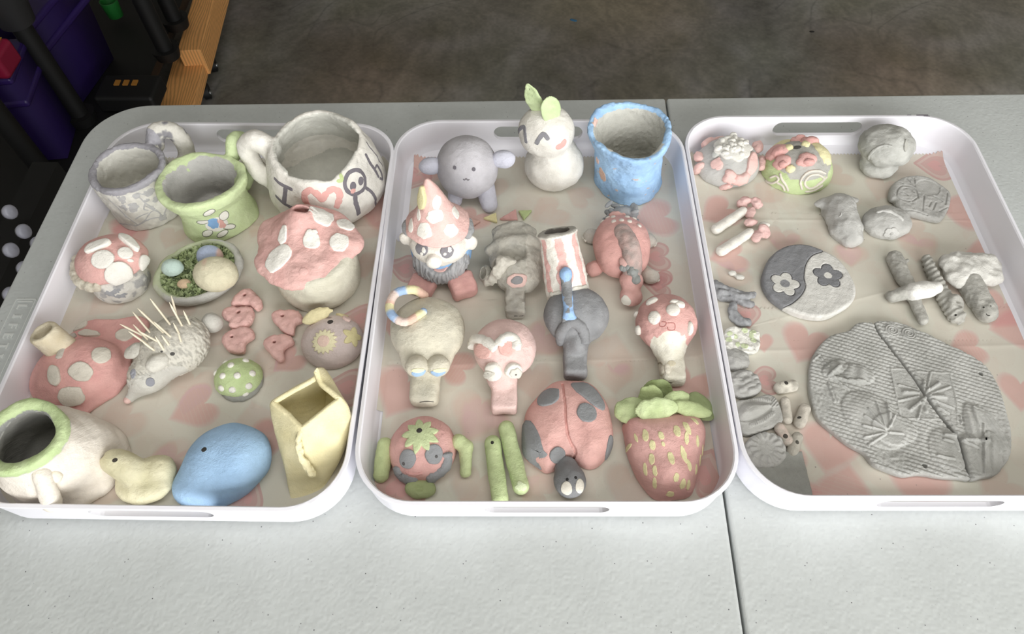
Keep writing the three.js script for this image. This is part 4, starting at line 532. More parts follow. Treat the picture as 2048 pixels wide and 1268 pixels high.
// cream bird whistle
{
  thing('clay_bird', 'small cream yellow clay bird with one eye hole', 'bird', [0.2662,0.6377]);
  const a = U(8, cut(el([2, 9, 2], [32, 13, 27])), el([16, 15, -10], [18, 14, 16]), el([-17, 27, -9], [27, 15, 16], [0, -22, -6]));
  clay('body', N(D(1.5, a, cp([-37, 33, -16], [-46, 52, -24], 2.6)), 1, 11), 1.1, (x, y, z) => mixc('#ddd5ae', '#cac295', 0.4 + 0.6 * vn(x / 11, y / 11, z / 11)));
  part('eye_hole', spot(CUR, [-19.2,43.1,-9.3], 3, 2.4, { t: 0.15, paint: '#2f2a24', turn: 20 }));
}
// blue stone
{
  thing('clay_stone', 'smooth light blue clay stone with a small hole', 'stone', [0.3497,0.623]);
  const s = N(U(12, cut(el([7, 13, -6], [48, 32, 42], [0, 18, 0])), cut(el([-6, 6, 16], [44, 24, 30], [0, 12, 0]))), 1.6, 22, 0.2, 6);
  clay('body', s, 1.4, (x, y, z) => mixc('#95bfea', '#86aed8', 0.3 + 0.6 * vn(x / 20, y / 20, z / 20)));
  part('hole', spot(CUR, [-8.9,43.5,-6.9], 3.2, 2.8, { t: 0.12, paint: '#2a2724' }));
}
// folded yellow pouch vase, built as a bent slab
{
  thing('clay_pouch', 'pale yellow slab clay pouch vase with folded open top', 'vase', [0.4509,0.6314]);
  const resample = (P_, n) => { const c = new THREE.CatmullRomCurve3(P_.map((p) => new THREE.Vector3(p[0], p[1], p[2])), true, 'catmullrom', 0.25); return c.getSpacedPoints(n).slice(0, n); };
  const lift = (l, hs) => l.map((p, i) => [p[0], hs[i] ?? hs[0], p[1]]);
  const fat = (l, k) => { const c = l.reduce((q, p) => [q[0] + p[0] / l.length, q[1] + p[1] / l.length], [0, 0]); return l.map((p) => [c[0] + (p[0] - c[0]) * k, c[1] + (p[1] - c[1]) * k]); };
  const top = lift([[-37.2,-57.9],[-18.5,-72],[6.3,-86.5],[12.5,-93],[18.8,-80.1],[41.3,-62],[28.9,-50.4],[2,-26.2],[-17.3,-41.1]], [72, 74, 78, 88, 78, 74, 72, 70, 71]);
  const mid = lift(fat([[-39.1,-45.5],[-27,-67.7],[-0.8,-89.1],[9.9,-97.5],[25.5,-82.6],[42.1,-52],[33.8,-22.6],[0.1,-10.5],[-23.9,-25.4]], 1.06), [38]);
  const bot = lift([[-23,10],[-22.8,-9.8],[-12,-25.3],[3.5,-41.2],[18.1,-44.5],[29.3,-28.6],[15.6,9.8],[-1.6,20.3],[-19.7,24.8]], [0]);
  const n = 90, rt = resample(top, n), rm = resample(mid, n), rb = resample(bot, n), V = [], T = [], rows = [];
  const inset = (ring, d) => { const c = ring.reduce((s, p) => s.add(p), new THREE.Vector3()).multiplyScalar(1 / n); return ring.map((p, i) => { const a = ring[(i + n - 2) % n], b = ring[(i + 2) % n], t = new THREE.Vector3(b.x - a.x, 0, b.z - a.z).normalize(), nn = new THREE.Vector3(-t.z, 0, t.x); if (nn.dot(new THREE.Vector3(c.x - p.x, 0, c.z - p.z)) < 0) nn.negate(); return p.clone().addScaledVector(nn, d); }); };
  const at = (v) => rb.map((p, i) => { const a = p, b = rm[i], c = rt[i], q = new THREE.Vector3(); const l0 = (v - 0.5) * (v - 1) / 0.5, l1 = v * (v - 1) / -0.25, l2 = v * (v - 0.5) / 0.5; q.addScaledVector(a, l0).addScaledVector(b, l1).addScaledVector(c, l2); q.x += 0.5 * vn(q.x / 9, q.y / 9, q.z / 9); return q; });
  for (let k = 0; k <= 24; k++) rows.push(at(k / 24)); rows.push(inset(at(1), 0.8).map((p) => p.add(new THREE.Vector3(0, 2.2, 0)))); rows.push(inset(at(1), 3).map((p) => p.add(new THREE.Vector3(0, 3.2, 0)))); rows.push(inset(at(1), 5.2).map((p) => p.add(new THREE.Vector3(0, 2, 0)))); for (let k = 24; k >= 2; k--) rows.push(inset(at(k / 24), 6.6));
  rows.forEach((r) => r.forEach((p) => V.push(p.x, p.y, p.z))); const m = rows.length;
  for (let k = 0; k + 1 < m; k++) for (let j = 0; j < n; j++) { const a = k * n + j, b = k * n + (j + 1) % n; T.push(a, b, a + n, b, b + n, a + n); }
  const cap = (k) => { const c = V.length / 3, r = rows[k], s = r.reduce((q, p) => q.add(p), new THREE.Vector3()).multiplyScalar(1 / n); V.push(s.x, s.y, s.z); for (let j = 0; j < n; j++) T.push(c, k * n + j, k * n + (j + 1) % n); }; cap(0); cap(m - 1);
  part('pouch_wall', geo(V, T, (x, y, z) => mixc('#e8dca8', '#d9cb90', 0.4 + 0.6 * vn(x / 16, y / 16, z / 16))));
  const sd = [[1045, 490, 68], [1025, 600, 55], [1050, 700, 42], [1110, 790, 28], [1130, 830, 22]];
  const q = [[[0,-28.9]][0], [[-3.6,-17.2]][0], [[-1.7,-6.2]][0], [[7.1,5.7]][0]], hs = [69, 58, 45, 30];
  clay('seam', N(tb(q.map((p, i) => [p[0], hs[i] - 1, p[1]]), 2.2, 4.5), 1.4, 4, 0.6, 2), 0.8, '#e2d6a4');
}
// ================= middle tray =================
const BUMP = [[0.4, 1], [0.7, 0.85], [0.9, 0.5], [1, 0.05], [1.01, -0.5]];
const ball = (name, cell, paint, s, o) => clay(name, s, cell, paint, o);
// lavender round creature
{
  thing('clay_creature', 'round lavender clay creature with stubby arms and tiny face', 'figurine', [0.6097,0.1968]);
  const B = N(el([0, 44, 0], [43.5, 45, 42]), 0.8, 18, 0.2, 5);
  clay('body', B, 1.5, (x, y, z) => mixc('#b9b6bd', '#aba8af', 0.4 + 0.7 * vn(x / 16, y / 16, z / 16)));
  for (const c of [[-13.7,73.5,29.3], [11.8,71.6,30.6]]) part('eye', spot(CUR, c, 2.6, 2.8, { t: 0.5, paint: '#5f5b63' }));
  part('mouth', stroke(CUR, [[-3.2,62.3,38.2], [-1.4,60.2,39.2], [1.3,61.8,38.3], [3.7,59.8,39.1], [6.2,61.4,38]], 2, 0.5, '#6a656c'));
  clay('arm', N(el([-49, 55, 8], [17, 12, 12], [0, 15, -8]), 0.5, 9), 1.2, '#bfc0d2'); clay('arm', N(el([51, 62, 2], [17, 13, 12], [0, -10, 14]), 0.5, 9), 1.2, '#c2c3d4');
  clay('leg', N(cut(cp([24, 20, 14], [31, 10, 38], 14, 11.5)), 0.5, 9), 1.2, '#b5b4c2'); clay('leg', N(cut(cp([-16, 16, 12], [-18, 10, 30], 13, 10)), 0.5, 9), 1.2, '#b5b4c2');
}
// white sprout creature
{
  thing('clay_creature', 'white two ball clay creature with green leaf sprout on head', 'figurine', [0.7329,0.1712]);
  const s = N(U(10, cut(el([0, 24, 0], [43, 37, 40])), el([-2, 44, -2], [32, 28, 30]), el([-13, 86, -1], [38.5, 35, 35])), 1.1, 14, 0.35, 5);
  clay('body', s, 1.5, (x, y, z) => mixc('#e6e2d9', '#d5d0c5', 0.35 + 0.6 * vn(x / 13, y / 13, z / 13)));
  part('eye', stroke(CUR, [[-51.5,84.8,1.1], [-44,103,9.8], [-42.4,97.3,18.9], [-40.5,86.9,24.2]], 5.5, 0.6, '#77767c'));
  part('eye', stroke(CUR, [[-28.3,91.2,30.8], [-22.8,102.7,29], [-18.3,106.5,26.7], [-10.6,100.1,31.6]], 6, 0.6, '#77767c'));
  part('heart_mouth', jn(spot(CUR, [4.4,88.1,30.5], 6.5, 5, { t: 0.6, paint: '#e09187' }), spot(CUR, [8.5,90.6,28.1], 5, 7, { t: 0.65, paint: '#e09187', turn: -35 })));
  const leaf = (a, b, c, w, t) => { const L = [a, b, c]; const s0 = fn((x, y, z) => { const u = [c[0] - a[0], c[1] - a[1], c[2] - a[2]], l = hypot(...u), d = u.map((v) => v / l), p = [x - a[0], y - a[1], z - a[2]], h = p[0] * d[0] + p[1] * d[1] + p[2] * d[2], k = max(0, min(1, h / l)), W = w * Math.pow(sin(PI * (0.12 + 0.86 * k)), 0.8) + 1, sx = [t[0], t[1], t[2]], lat = p[0] * sx[0] + p[1] * sx[1] + p[2] * sx[2], q = p.map((v, i) => v - d[i] * h - sx[i] * lat), th = hypot(...q); return smax(smax(abs(lat) - W, th - 2 - lat * lat * 0.002, 3), max(-h, h - l), 2) * 0.8; }, merge([[...a, ...a], [...c, ...c]]).map((v, i) => v + (i < 3 ? -w - 3 : w + 3))); return N(s0, 0.5, 8); };
  clay('leaf', leaf([-23, 112, -6], [0, 0, 0], [-42, 158, -12], 12, [0.86, 0.36, 0.36].map((v) => v / hypot(0.86, 0.36, 0.36))), 1.1, (x, y, z) => mixc('#c0d39a', '#afc587', 0.4 + 0.6 * vn(x / 8, y / 8, z / 8)));
  clay('leaf', N(el([-9, 128, 5], [14, 20, 3.2], [-18, 24, 6]), 0.7, 8), 1, (x, y, z) => mixc('#c0d39a', '#afc587', 0.4 + 0.6 * vn(x / 8, y / 8, z / 8)));
}
// blue pot
{
  thing('clay_pot', 'tall light blue clay pot with wobbly rim', 'pot', [0.8426,0.1831]);
  const s = N(pot({ R: (y, th) => 47 - 1.5 * sin(PI * min(1, y / 90)) + 8 * st(60, 104, y) + 2.2 * cos(3 * th + 2.2) + 1.4 * cos(2 * th), h: (th) => 104 + 5 * sin(-th) + 2 * cos(3 * th), wall: 9.5, bot: 9, top: 118, max: 66, lip: 8, lean: (y) => [-0.11 * y, 0.02 * y] }), 1.1, 15, 0.6, 4);
  clay('body', s, 1.4, (x, y, z) => { const X = x + 0.11 * y, r = hypot(X, z), R = 47 - 1.5 * sin(PI * min(1, y / 90)) + 8 * st(60, 104, y); const lip = 101 + 2 * vn(x / 6, 1, z / 6); if (r < R - 4.5 && y > 6 && y < lip) return '#bcbbb2'; const n = fbm(x / 10, y / 6, z / 10); return n > 0.52 ? mixc('#96c3ef', '#c2a899', st(0.52, 0.56, n)) : mixc('#96c3ef', '#86b2e2', 0.4 + 0.7 * vn(x / 12, y / 12, z / 12)); });
  part('pink_fleck', spot(CUR, [-56.9,101.3,-13.7], 7, 7, { t: 0.7, paint: '#d6a798', wob: 0.3 })); part('pink_fleck', spot(CUR, [-44.1,37.1,21.1], 7, 12, { t: 0.6, paint: '#cf9d83', wob: 0.3 })); part('pink_fleck', spot(CUR, [-52.4,57.1,13.4], 4, 6, { t: 0.6, paint: '#d6a798', wob: 0.5 }));
}
// gnome
{
  thing('clay_gnome', 'clay gnome with pink spotted pointed hat and grey beard', 'gnome', [0.581,0.3382]);
  const body = N(cut(el([0, 34, -4], [40, 46, 36])), 0.8, 14);
  clay('blue_body', body, 1.5, (x, y, z) => mixc('#7fadde', '#6e9dd0', 0.4 + 0.6 * vn(x / 12, y / 12, z / 12)));
  const face = N(U(5, el([0, 61, 3], [38, 29, 34]), el([-42, 64, 2], [8, 10, 6]), el([40, 62, 6], [9, 13, 6])), 0.8, 10, 0.4, 3.5);
  clay('face', face, 1.3, (x, y, z) => mixc('#e6e0d5', '#d3ccc0', 0.4 + 0.7 * vn(x / 7, y / 7, z / 7)));
  for (const [c, w, q] of [[[-19,74.9,27.8], [-15.6,75.5,29.1], [-18.5,70.4,30.6]], [[12.4,74.7,30.3], [16,75.6,28.4], [9.9,72.3,32.4]]]) { const e = part('eye', spot(CUR, c, 9.5, 9, { t: 0.8, paint: '#77747a', wob: 0.15 })); part('eye_highlight', jn(spot(CUR, w, 3, 3.6, { t: 1.4, paint: '#e9e4da', wob: 0.4 }), spot(CUR, q, 2.2, 2.2, { t: 1.4, paint: '#e9e4da' })), { to: e }); }
  const beard = fn((x, y, z) => { const d = el([0, 32, 10], [37, 34, 31]).f(x, y, z); const g = d + 0.8 * sin(x * 1.3 + 3.5 * vn(x / 8, y / 9, 3)) + 0.8 * vn(x / 2.2, y / 11, 1) + 0.6 * vn(x / 3, y / 9, z / 3); return smax(smax(g, y - (52 - 10 * cos(x / 24) - 4 + 0.02 * x * x), 3), 3 - y, 3); }, [-42, 0, -24, 42, 60, 44]);
  clay('beard', beard, 1.1, (x, y, z) => mixc('#a3a3a5', '#85868a', 0.5 + 0.8 * vn(x / 2.4, y / 10, z / 3)));
  part('mouth', spot(CUR, [1.8,38,30.8], 11, 4.5, { t: 1.6, paint: '#dd9a90', wob: 0.2, turn: 6 }));
  CUR = face.f; part('nose', spot(CUR, [-3.4,64.3,36.6], 10.5, 9.5, { t: 9, paint: '#e8e3d9', prof: BUMP }));
  const hat = N(fn((x, y, z) => { const q = max(0, (y - 82) / 78), X = x - 6 * q * q * -1, Z = z + 8 * q, R = 41 * Math.pow(max(0, 1 - q), 0.85) * (1 - 0.28 * sin(PI * min(1, q))) + 3.2 * max(0, 1 - q), r = hypot(X, Z + 2); return smax(smax((r - R) * 0.7, 80 + 0.1 * Z - y + 0.002 * r * r, 5), y - 160, 3); }, [-46, 70, -54, 46, 162, 46]), 0.9, 14, 0.3, 4);
  clay('hat', hat, 1.4, (x, y, z) => mixc('#e8afa5', '#dc9b92', 0.3 + 0.6 * vn(x / 16, y / 16, z / 16)));
  for (const [c, a, b, tr] of [[[4.7,134.5,3.7], 6, 9, -15], [[1.7,119.2,13], 13, 8, 15], [[24.4,107.2,-5.1], 8, 9, 0], [[19,100.1,17.8], 9.5, 8, 0], [[-12.9,101.7,21], 11, 10, 0], [[-31.3,95.6,6.3], 5, 9, 0], [[-19.6,113.9,5.1], 3, 8, 0]]) part('hat_spot', spot(CUR, c, a, b, { t: 0.5, turn: tr, wob: 0.2, paint: '#ece7dd' }));
  part('yellow_bow', spot(CUR, [-11.9,137.5,0.3], 6, 14, { t: 5, paint: '#d9cf95', turn: -10, wob: 0.25 }));
  clay('hair', N(el([37, 77, -4], [8, 8, 16]), 1, 4), 1.2, '#8f9092'); clay('hair', N(el([-39, 76, -6], [7, 8, 12]), 1, 4), 1.2, '#8f9092');
  const foot = (c) => c; clay('foot', N(cut(U(4, bx([-25, 9, 36], [17, 9, 13], 5, [0, -20, 0]))), 1, 9), 1.2, (x, y, z) => mixc('#d28980', '#c1766e', 0.5 + 0.7 * vn(x / 8, y / 8, z / 8))); clay('foot', N(cut(bx([28, 12, 38], [17, 12, 16], 6, [8, 22, 0])), 1, 9), 1.2, (x, y, z) => mixc('#d28980', '#c1766e', 0.5 + 0.7 * vn(x / 8, y / 8, z / 8)));
}
// clay confetti triangles
{
  const tri = (label, at, out, col) => { thing('clay_triangle', label, 'clay piece', at, { group: 'clay bunting triangles' }); clay('piece', N(po(out(), 0, 5, 1.5), 0.3, 6), 0.8, col); };
  tri('dull orange clay triangle beside the gnome', [0.6164,0.2601], () => [[-12,6.1],[-4.2,-5.5],[11.9,-0.2],[-2.1,12.3]], '#c98f7c');
  tri('yellow clay triangle between gnome and lavender creature', [0.6439,0.252], () => [[-11.6,2.5],[6.2,-7.4],[8.3,11]], '#dccf8e');
  tri('pink clay triangle behind the grey monster', [0.6717,0.2474], () => [[-16.5,8.9],[6.2,-9.2],[9,10.7]], '#cd857c');
  tri('light green clay triangle behind the grey monster', [0.6897,0.2456], () => [[-8.3,-4.3],[11.5,-5.4],[-0.7,12]], '#a9bb77');
}
// grey monster whistle
{
  thing('clay_whistle', 'unpainted grey monster whistle with pink ringed mouth', 'whistle', [0.6779,0.3464]);
  const core = U(6, cut(el([2, 22, -6], [36, 30, 40])), el([4, 20, 20], [30, 23, 24]), el([-2, 40, -30], [28, 13, 16]), tb([[-34, 34, -12], [-14, 47, -16], [12, 50, -18], [30, 40, -18]], 6, 5), tb([[-26, 40, -36], [0, 50, -42], [24, 40, -38]], 5, 4));
  const s = U(2.5, D(5, core, el([-4, 52, 4], [19, 18, 13], [20, 0, 0]), el([-24, 40, 16], [10, 12, 9])), cut(bx([0, 13, 54], [12.5, 10, 22], 3)), el([12, 46, -34], [11, 6, 7]), el([-14, 45, -34], [11, 5, 6]), el([2, 36, 8], [9, 6, 6]));
  clay('body', N(s, 1.3, 8, 0.6, 3.5), 1.1, (x, y, z) => x > 14 + 2 * vn(1, y / 5, z / 5) && z > -28 && z < 44 ? mixc('#c6c1b4', '#b3aea2', 0.4 + 0.7 * vn(x / 8, y / 8, z / 8)) : mixc('#aaa69a', '#94918a', 0.3 + 0.8 * fbm(x / 12, y / 12, z / 12)));
  const lip = part('mouth', spot(CUR, [2.6,34.4,38.8], 13, 10, { t: 1.8, paint: '#d8a79c', wob: 0.25, turn: 12 })); part('mouth_opening', spot(CUR, [2.6,35.5,38.1], 7.5, 5, { t: 2.2, paint: '#7d7c7e', wob: 0.25, turn: 18 }), { to: lip });
  const f1 = [[-16.3,15.7]][0], f2 = [[-18.8,22.1]][0], f3 = [[-26,24.3]][0], f4 = [[-34.7,25.2]][0], e1 = [[-38.3,12.7]][0];
  clay('torn_flap', N(U(2, tb([[f1[0], 46, f1[1]], [f2[0], 40, f2[1]], [f3[0], 28, f3[1]], [f4[0], 14, f4[1]]], 8, 6), el([f1[0] + 6, 46, f1[1]], [11, 5, 8])), 2.2, 6, 0.7, 3), 1, '#c4bfb2', { label: 'pale torn clay flap' });
  clay('ear', N(D(2, cut(el([e1[0], 13, e1[1]], [9, 12, 13])), el([e1[0] - 3, 18, e1[1] + 2], [5, 8, 8])), 0.8, 6), 1, '#9d9a8f');
  CUR = s.f; part('snout_slit', stroke(CUR, [[-6.7,10.9,75.9], [2.7,11,75.9], [11.4,11.4,75.3]], 1.3, 0.1, '#4c4a45'));
}
// striped chimney whistle
{
  thing('clay_whistle', 'dark grey ball whistle carrying a pink striped chimney', 'whistle', [0.7518,0.4363]);
  const s = U(5, el([1, 34, 0], [40, 35, 36]), el([0, 24, 30], [17, 18, 20]), cut(bx([-1, 13, 56], [14, 12, 18], 5)), el([0, 30, 36], [10, 14, 14]));
  clay('body', N(cut(s), 0.8, 12), 1.3, (x, y, z) => mixc('#808184', '#6f7073', 0.4 + 0.7 * vn(x / 10, y / 10, z / 10) - (z > 46 ? 0.9 : 0)));
  part('arched_legs', stroke(CUR, [[-17.2,19.3,31.3], [-18.6,43.3,29.4], [-11.6,56.1,26.4], [-4.3,58.6,25.9], [4.3,53.6,29.7], [9.1,42.4,34.7], [9.2,36.6,43.1]], 13, 6, '#76777a', { round: 1, wob: 0.1 }));
  const a = [-9, 42, -32], b = [-23.4, 100, -79.9], ax = b.map((v, i) => v - a[i]), al = hypot(...ax), along = (x, y, z) => ((x - a[0]) * ax[0] + (y - a[1]) * ax[1] + (z - a[2]) * ax[2]) / al, off = (x, y, z) => { const t = along(x, y, z) / al; return hypot(x - a[0] - ax[0] * t, y - a[1] - ax[1] * t, z - a[2] - ax[2] * t); };
  const tube = N(fn((x, y, z) => { const t = along(x, y, z), r = off(x, y, z), R = 27 - 4.5 * st(0, al, t) + 1.6 * Math.exp(-((t - al + 3) ** 2) / 18); return smax(smax(smax(r - R, t - al, 4), -t - 8, 3), -smax(r - 13.5, al * 0.5 - t, 4), 4) * 0.9; }, [-56, 18, -112, 26, 124, 6]), 0.8, 9, 0.4, 4);
  clay('chimney', tube, 1.1, (x, y, z) => { const t = along(x, y, z), r = off(x, y, z), th = atan2(x - a[0] - ax[0] * t / al, z - a[2] - ax[2] * t / al + (y - a[1] - ax[1] * t / al) * 0.9) + 0.1 * vn(x / 6, y / 9, z / 6); if (r < 15.5) return '#5d5852'; if (t > al - 3) return '#a9a59b'; const u = ((th + PI) / (2 * PI) * 8 + 0.25) % 1; return u < 0.46 && t > 6 && t < al - 5 ? mixc('#dd9d93', '#d18c83', 0.5 + 0.7 * vn(x / 5, y / 5, z / 5)) : mixc('#e6e1d7', '#d6d0c4', 0.4 + 0.6 * vn(x / 7, y / 7, z / 7)); });
  part('torn_collar', stroke(CUR, [[-31.4,51.4,-19.5], [-21.5,59.9,-15.7], [-9.8,63.2,-14.5], [0.5,64.8,-18.6], [13.7,55.8,-28.1]], 6, 2, '#cfcabd', { round: 1, wob: 0.6 }));
  part('ring_mouth', spot(CUR, [-13.5,76.9,-27.8], 11, 12, { t: 0.8, paint: '#cd8d85', wob: 0.2 }));
  const cA = [-13.6,80.8,-31.2]; CUR = U(2, tube, cut(s)).f; const arm = [[cA[0], cA[1] + 2, cA[2] + 3], [-12.2,69.8,-20.3], [-11.3,67.2,-1.5], [-10.9,64,14.5]];
  const pts = arm.map((p, i) => i ? [p[0], p[1] + 2.5, p[2] + 3] : p), F = [-14.1,57.2,23.1], K = [-2.6,58.7,25.4];
  clay('striped_arm', N(U(2, tb(pts, 6.5, 5.5), cp(pts[3], F, 5.5, 4.5), cp(pts[3], K, 5.5, 4.5), sp(pts[0], 7.5)), 0.4, 5), 0.9, (x, y, z) => sin(y * 0.34 + 0.6 + 0.8 * vn(x / 4, y / 4, z / 4)) > 0.25 ? '#7d7f82' : '#86aee0');
}
// pink armoured creature
{
  thing('clay_creature', 'pink humped clay creature with grey head crest and clawed feet', 'figurine', [0.8189,0.3253]);
  const B = N(cut(U(8, el([0, 24, -8], [38, 30, 44]), el([0, 20, 14], [32, 24, 26]))), 0.9, 12);
  clay('shell', B, 1.4, (x, y, z) => mixc('#d98f84', '#c87a70', 0.35 + 0.7 * vn(x / 13, y / 13, z / 13)));
  for (const c of [[-25.2,34.5,-37.9], [-17.3,36.5,-43.6], [-12.2,49.5,-26], [-11.8,44.9,-37.7], [-2.1,51.2,-26.5], [-0.2,38.3,-47.4], [-2.7,37.9,-47.5], [7,44.9,-37.7], [8.4,50.9,-24.9], [17.1,40.5,-38.5], [21.2,47,-20.8], [3.8,38,-47.2]]) part('stud', spot(CUR, c, 3.6, 3.2, { t: 1.6, paint: '#d9cfc4', prof: BUMP, n: 12 }));
  clay('neck', N(U(5, tb([[-2, 47, -8], [5, 50, 14], [9, 41, 34], [8, 28, 48]], 12.5, 11)), 0.9, 7), 1.2, (x, y, z) => mixc('#b78b82', '#978983', 0.4 + 0.7 * vn(x / 6, y / 6, z / 6)));
  clay('head', N(U(5, el([8, 24, 52], [15, 14, 15]), el([7, 16, 70], [14.5, 12, 14])), 0.7, 8), 1.1, (x, y, z) => mixc('#dd998f', '#cf867c', 0.4 + 0.6 * vn(x / 8, y / 8, z / 8)));
  part('white_nose_spot', spot(CUR, [-1.5,19.8,80], 8, 8.5, { t: 0.8, paint: '#e8e2d6', wob: 0.2 }));
  clay('crest', N(U(2, el([8, 40, 47], [7, 6, 9]), el([12, 35, 58], [6, 5, 7])), 1.5, 4), 1, '#8e9290'); clay('ear', N(el([-2, 42, 36], [7, 4, 9], [0, 30, 20]), 0.6, 5), 1, '#d79a90');
  for (const [p, r] of [[[-4.1,38.6,41.8], 4.6], [[2.5,40.8,43.4], 4.8], [[-1.9,38.9,43], 4.6]]) clay('knob', sp([p[0] , max(p[1], 14) , p[2]], r), 0.9, '#8b8f8e');
  for (const [x, z, c, r] of [[-36, 20, '#d58b80', 30], [36, 32, '#c9c1b6', -30], [-36, -34, '#b9b2a8', -30], [38, -26, '#c9c1b6', 25]]) { clay('foot', N(cut(el([x, 8, z], [13, 9, 11], [0, r, 0])), 0.9, 6), 1.2, c); part('claw', jn([-6, 0, 6].map((k) => spot(CUR, [x + (x > 0 ? 11 : -11), 5, z + k], 2.6, 3, { t: 1.4, paint: '#e2dccf' })))); }
  const coil = []; for (let i = 0; i < 44; i++) coil.push(el([rr(-18, 24), rr(16, 44), rr(-66, -44)], [rr(2.5, 4), rr(2.5, 4), rr(5, 8)], [rr(-40, 40), rr(0, 180), 0])); clay('tail_tuft', U(0.6, ...coil, el([4, 26, -53], [20, 19, 11])), 1, '#84878b');
  clay('pink_tail_root', N(el([-4, 34, -46], [13, 9, 9]), 1.5, 4), 1.1, '#d18d82');
}
// grey whistle with rainbow tail
{
  thing('clay_whistle', 'beige grey pear shaped whistle with rainbow striped curled tail', 'whistle', [0.5715,0.4624]);
  const s = U(8, el([0, 30, -6], [46, 33, 44]), el([0, 22, 30], [30, 22, 24]), cut(bx([0, 13, 66], [17, 12, 19], 8)));
  clay('body', N(cut(s), 1.3, 15, 0.4, 4), 1.4, (x, y, z) => mixc('#c9c2ac', '#b3ae9c', 0.35 + 0.7 * vn(x / 14, y / 14, z / 14) + st(-10, -34, z) * 0.4));
  const sF = CUR;
  for (const [p0, q0, w0] of [[() => [-7.6,35.8,47.4], () => [-4.3,43.5,60.3], () => [-4.7,47.1,58.1]], [() => [16.7,33.1,45.1], () => [17.5,40.2,58.4], () => [19.9,43.6,55.9]]]) { CUR = sF; const p = p0(); const a = clay('eye', N(el([p[0], p[1] + 4, p[2] + 1], [14, 12, 13]), 0.5, 7), 1.1, '#c6bfaa'); part('blue_pupil', spot(CUR, q0(), 10, 5, { t: 0.5, paint: '#8fb2d9', wob: 0.15 }), { to: a }); part('yellow_band', spot(CUR, w0(), 9, 2.6, { t: 0.6, paint: '#e3dfae' }), { to: a }); }
  CUR = sF; part('snout_slit', stroke(CUR, [[-5.3,19.2,84.8], [3.2,20.8,84.4], [13.2,19.1,83.6]], 1.3, 0.1, '#4a463f'));
  const tp = [[-5.2,44.5,-46.3], [-1.6,63.1,-10.5]], tail = [[tp[0][0], tp[0][1] + 3, tp[0][2]], [-16, 66, -42], [-36, 70, -34], [-42, 68, -16], [-36, 68, -2], [-22, 66, 4], [tp[1][0], tp[1][1] + 3, tp[1][2]]];
  clay('rainbow_tail', tb(tail, 5.4, 4.6, 24), 0.9, (x, y, z) => { const t = atan2(z + 18, x + 18) / (2 * PI) * 11 + 20, k = fl(t) % 4, c = ['#8fb0dd', '#e3d9a0', '#dba488', '#dcc2b6']; return mixc(c[k], c[(k + 1) % 4], st(0.6, 1, t - fl(t))); });
}
// pink rabbit whistle
{
  thing('clay_whistle', 'pink round whistle with white rabbit ears and goggle eyes', 'whistle', [0.6637,0.4856]);
  const s = U(6, el([2, 28, -6], [38, 30, 37]), el([-2, 18, 26], [18, 17, 20]), cut(bx([2, 12, 50], [15, 11, 20], 4)));
  clay('body', N(cut(s), 0.8, 14), 1.3, (x, y, z) => mixc('#dfb3ab', '#d3a59d', 0.35 + 0.7 * vn(x / 14, y / 14, z / 14))); const sF = CUR;
  const ear = (o, i1, rot) => { const e = part('ear', stroke(CUR, o, 12.5, 7, '#e5e0d6', { round: 1, wob: 0.15 })); part('inner_ear', spot(CUR, i1[0], i1[1], i1[2], { t: 3, paint: '#dd9a8e', turn: rot, wob: 0.15 }), { to: e }); };
  ear([[-35.8,29.4,-5], [-35.2,29.9,-13.7], [-25.6,48.7,-5.9], [-14.8,54.3,3.3], [-7,54.4,10.8]], [[-24,46.5,8.5], 14, 9], -10); ear([[-5.1,55.8,7.2], [-0.6,58.1,0.4], [8.3,57.6,-3.7], [15.4,55.4,1], [14.8,52.3,11]], [[5.2,55.5,8.5], 10, 11], 20);
  for (const [c, q] of [[[-10.3,35.7,29], [-12.6,33.2,30.2]], [[12,36.3,28.5], [12.9,36.3,28.3]]]) { const e = part('eye', spot(CUR, c, 10.5, 11.5, { t: 7, prof: [[0.4, 1], [0.75, 0.95], [0.92, 0.75], [1, 0.2], [1.01, -0.5]], paint: '#e4dfd4' })); part('pupil', spot(CUR, q, 7, 7, { t: 8.6, paint: '#cfcabd', wob: 0.1 }), { to: e }); part('pupil_dot', spot(CUR, q, 0.9, 0.9, { t: 8.9, paint: '#4a4742', n: 8 }), { to: e }); }
}
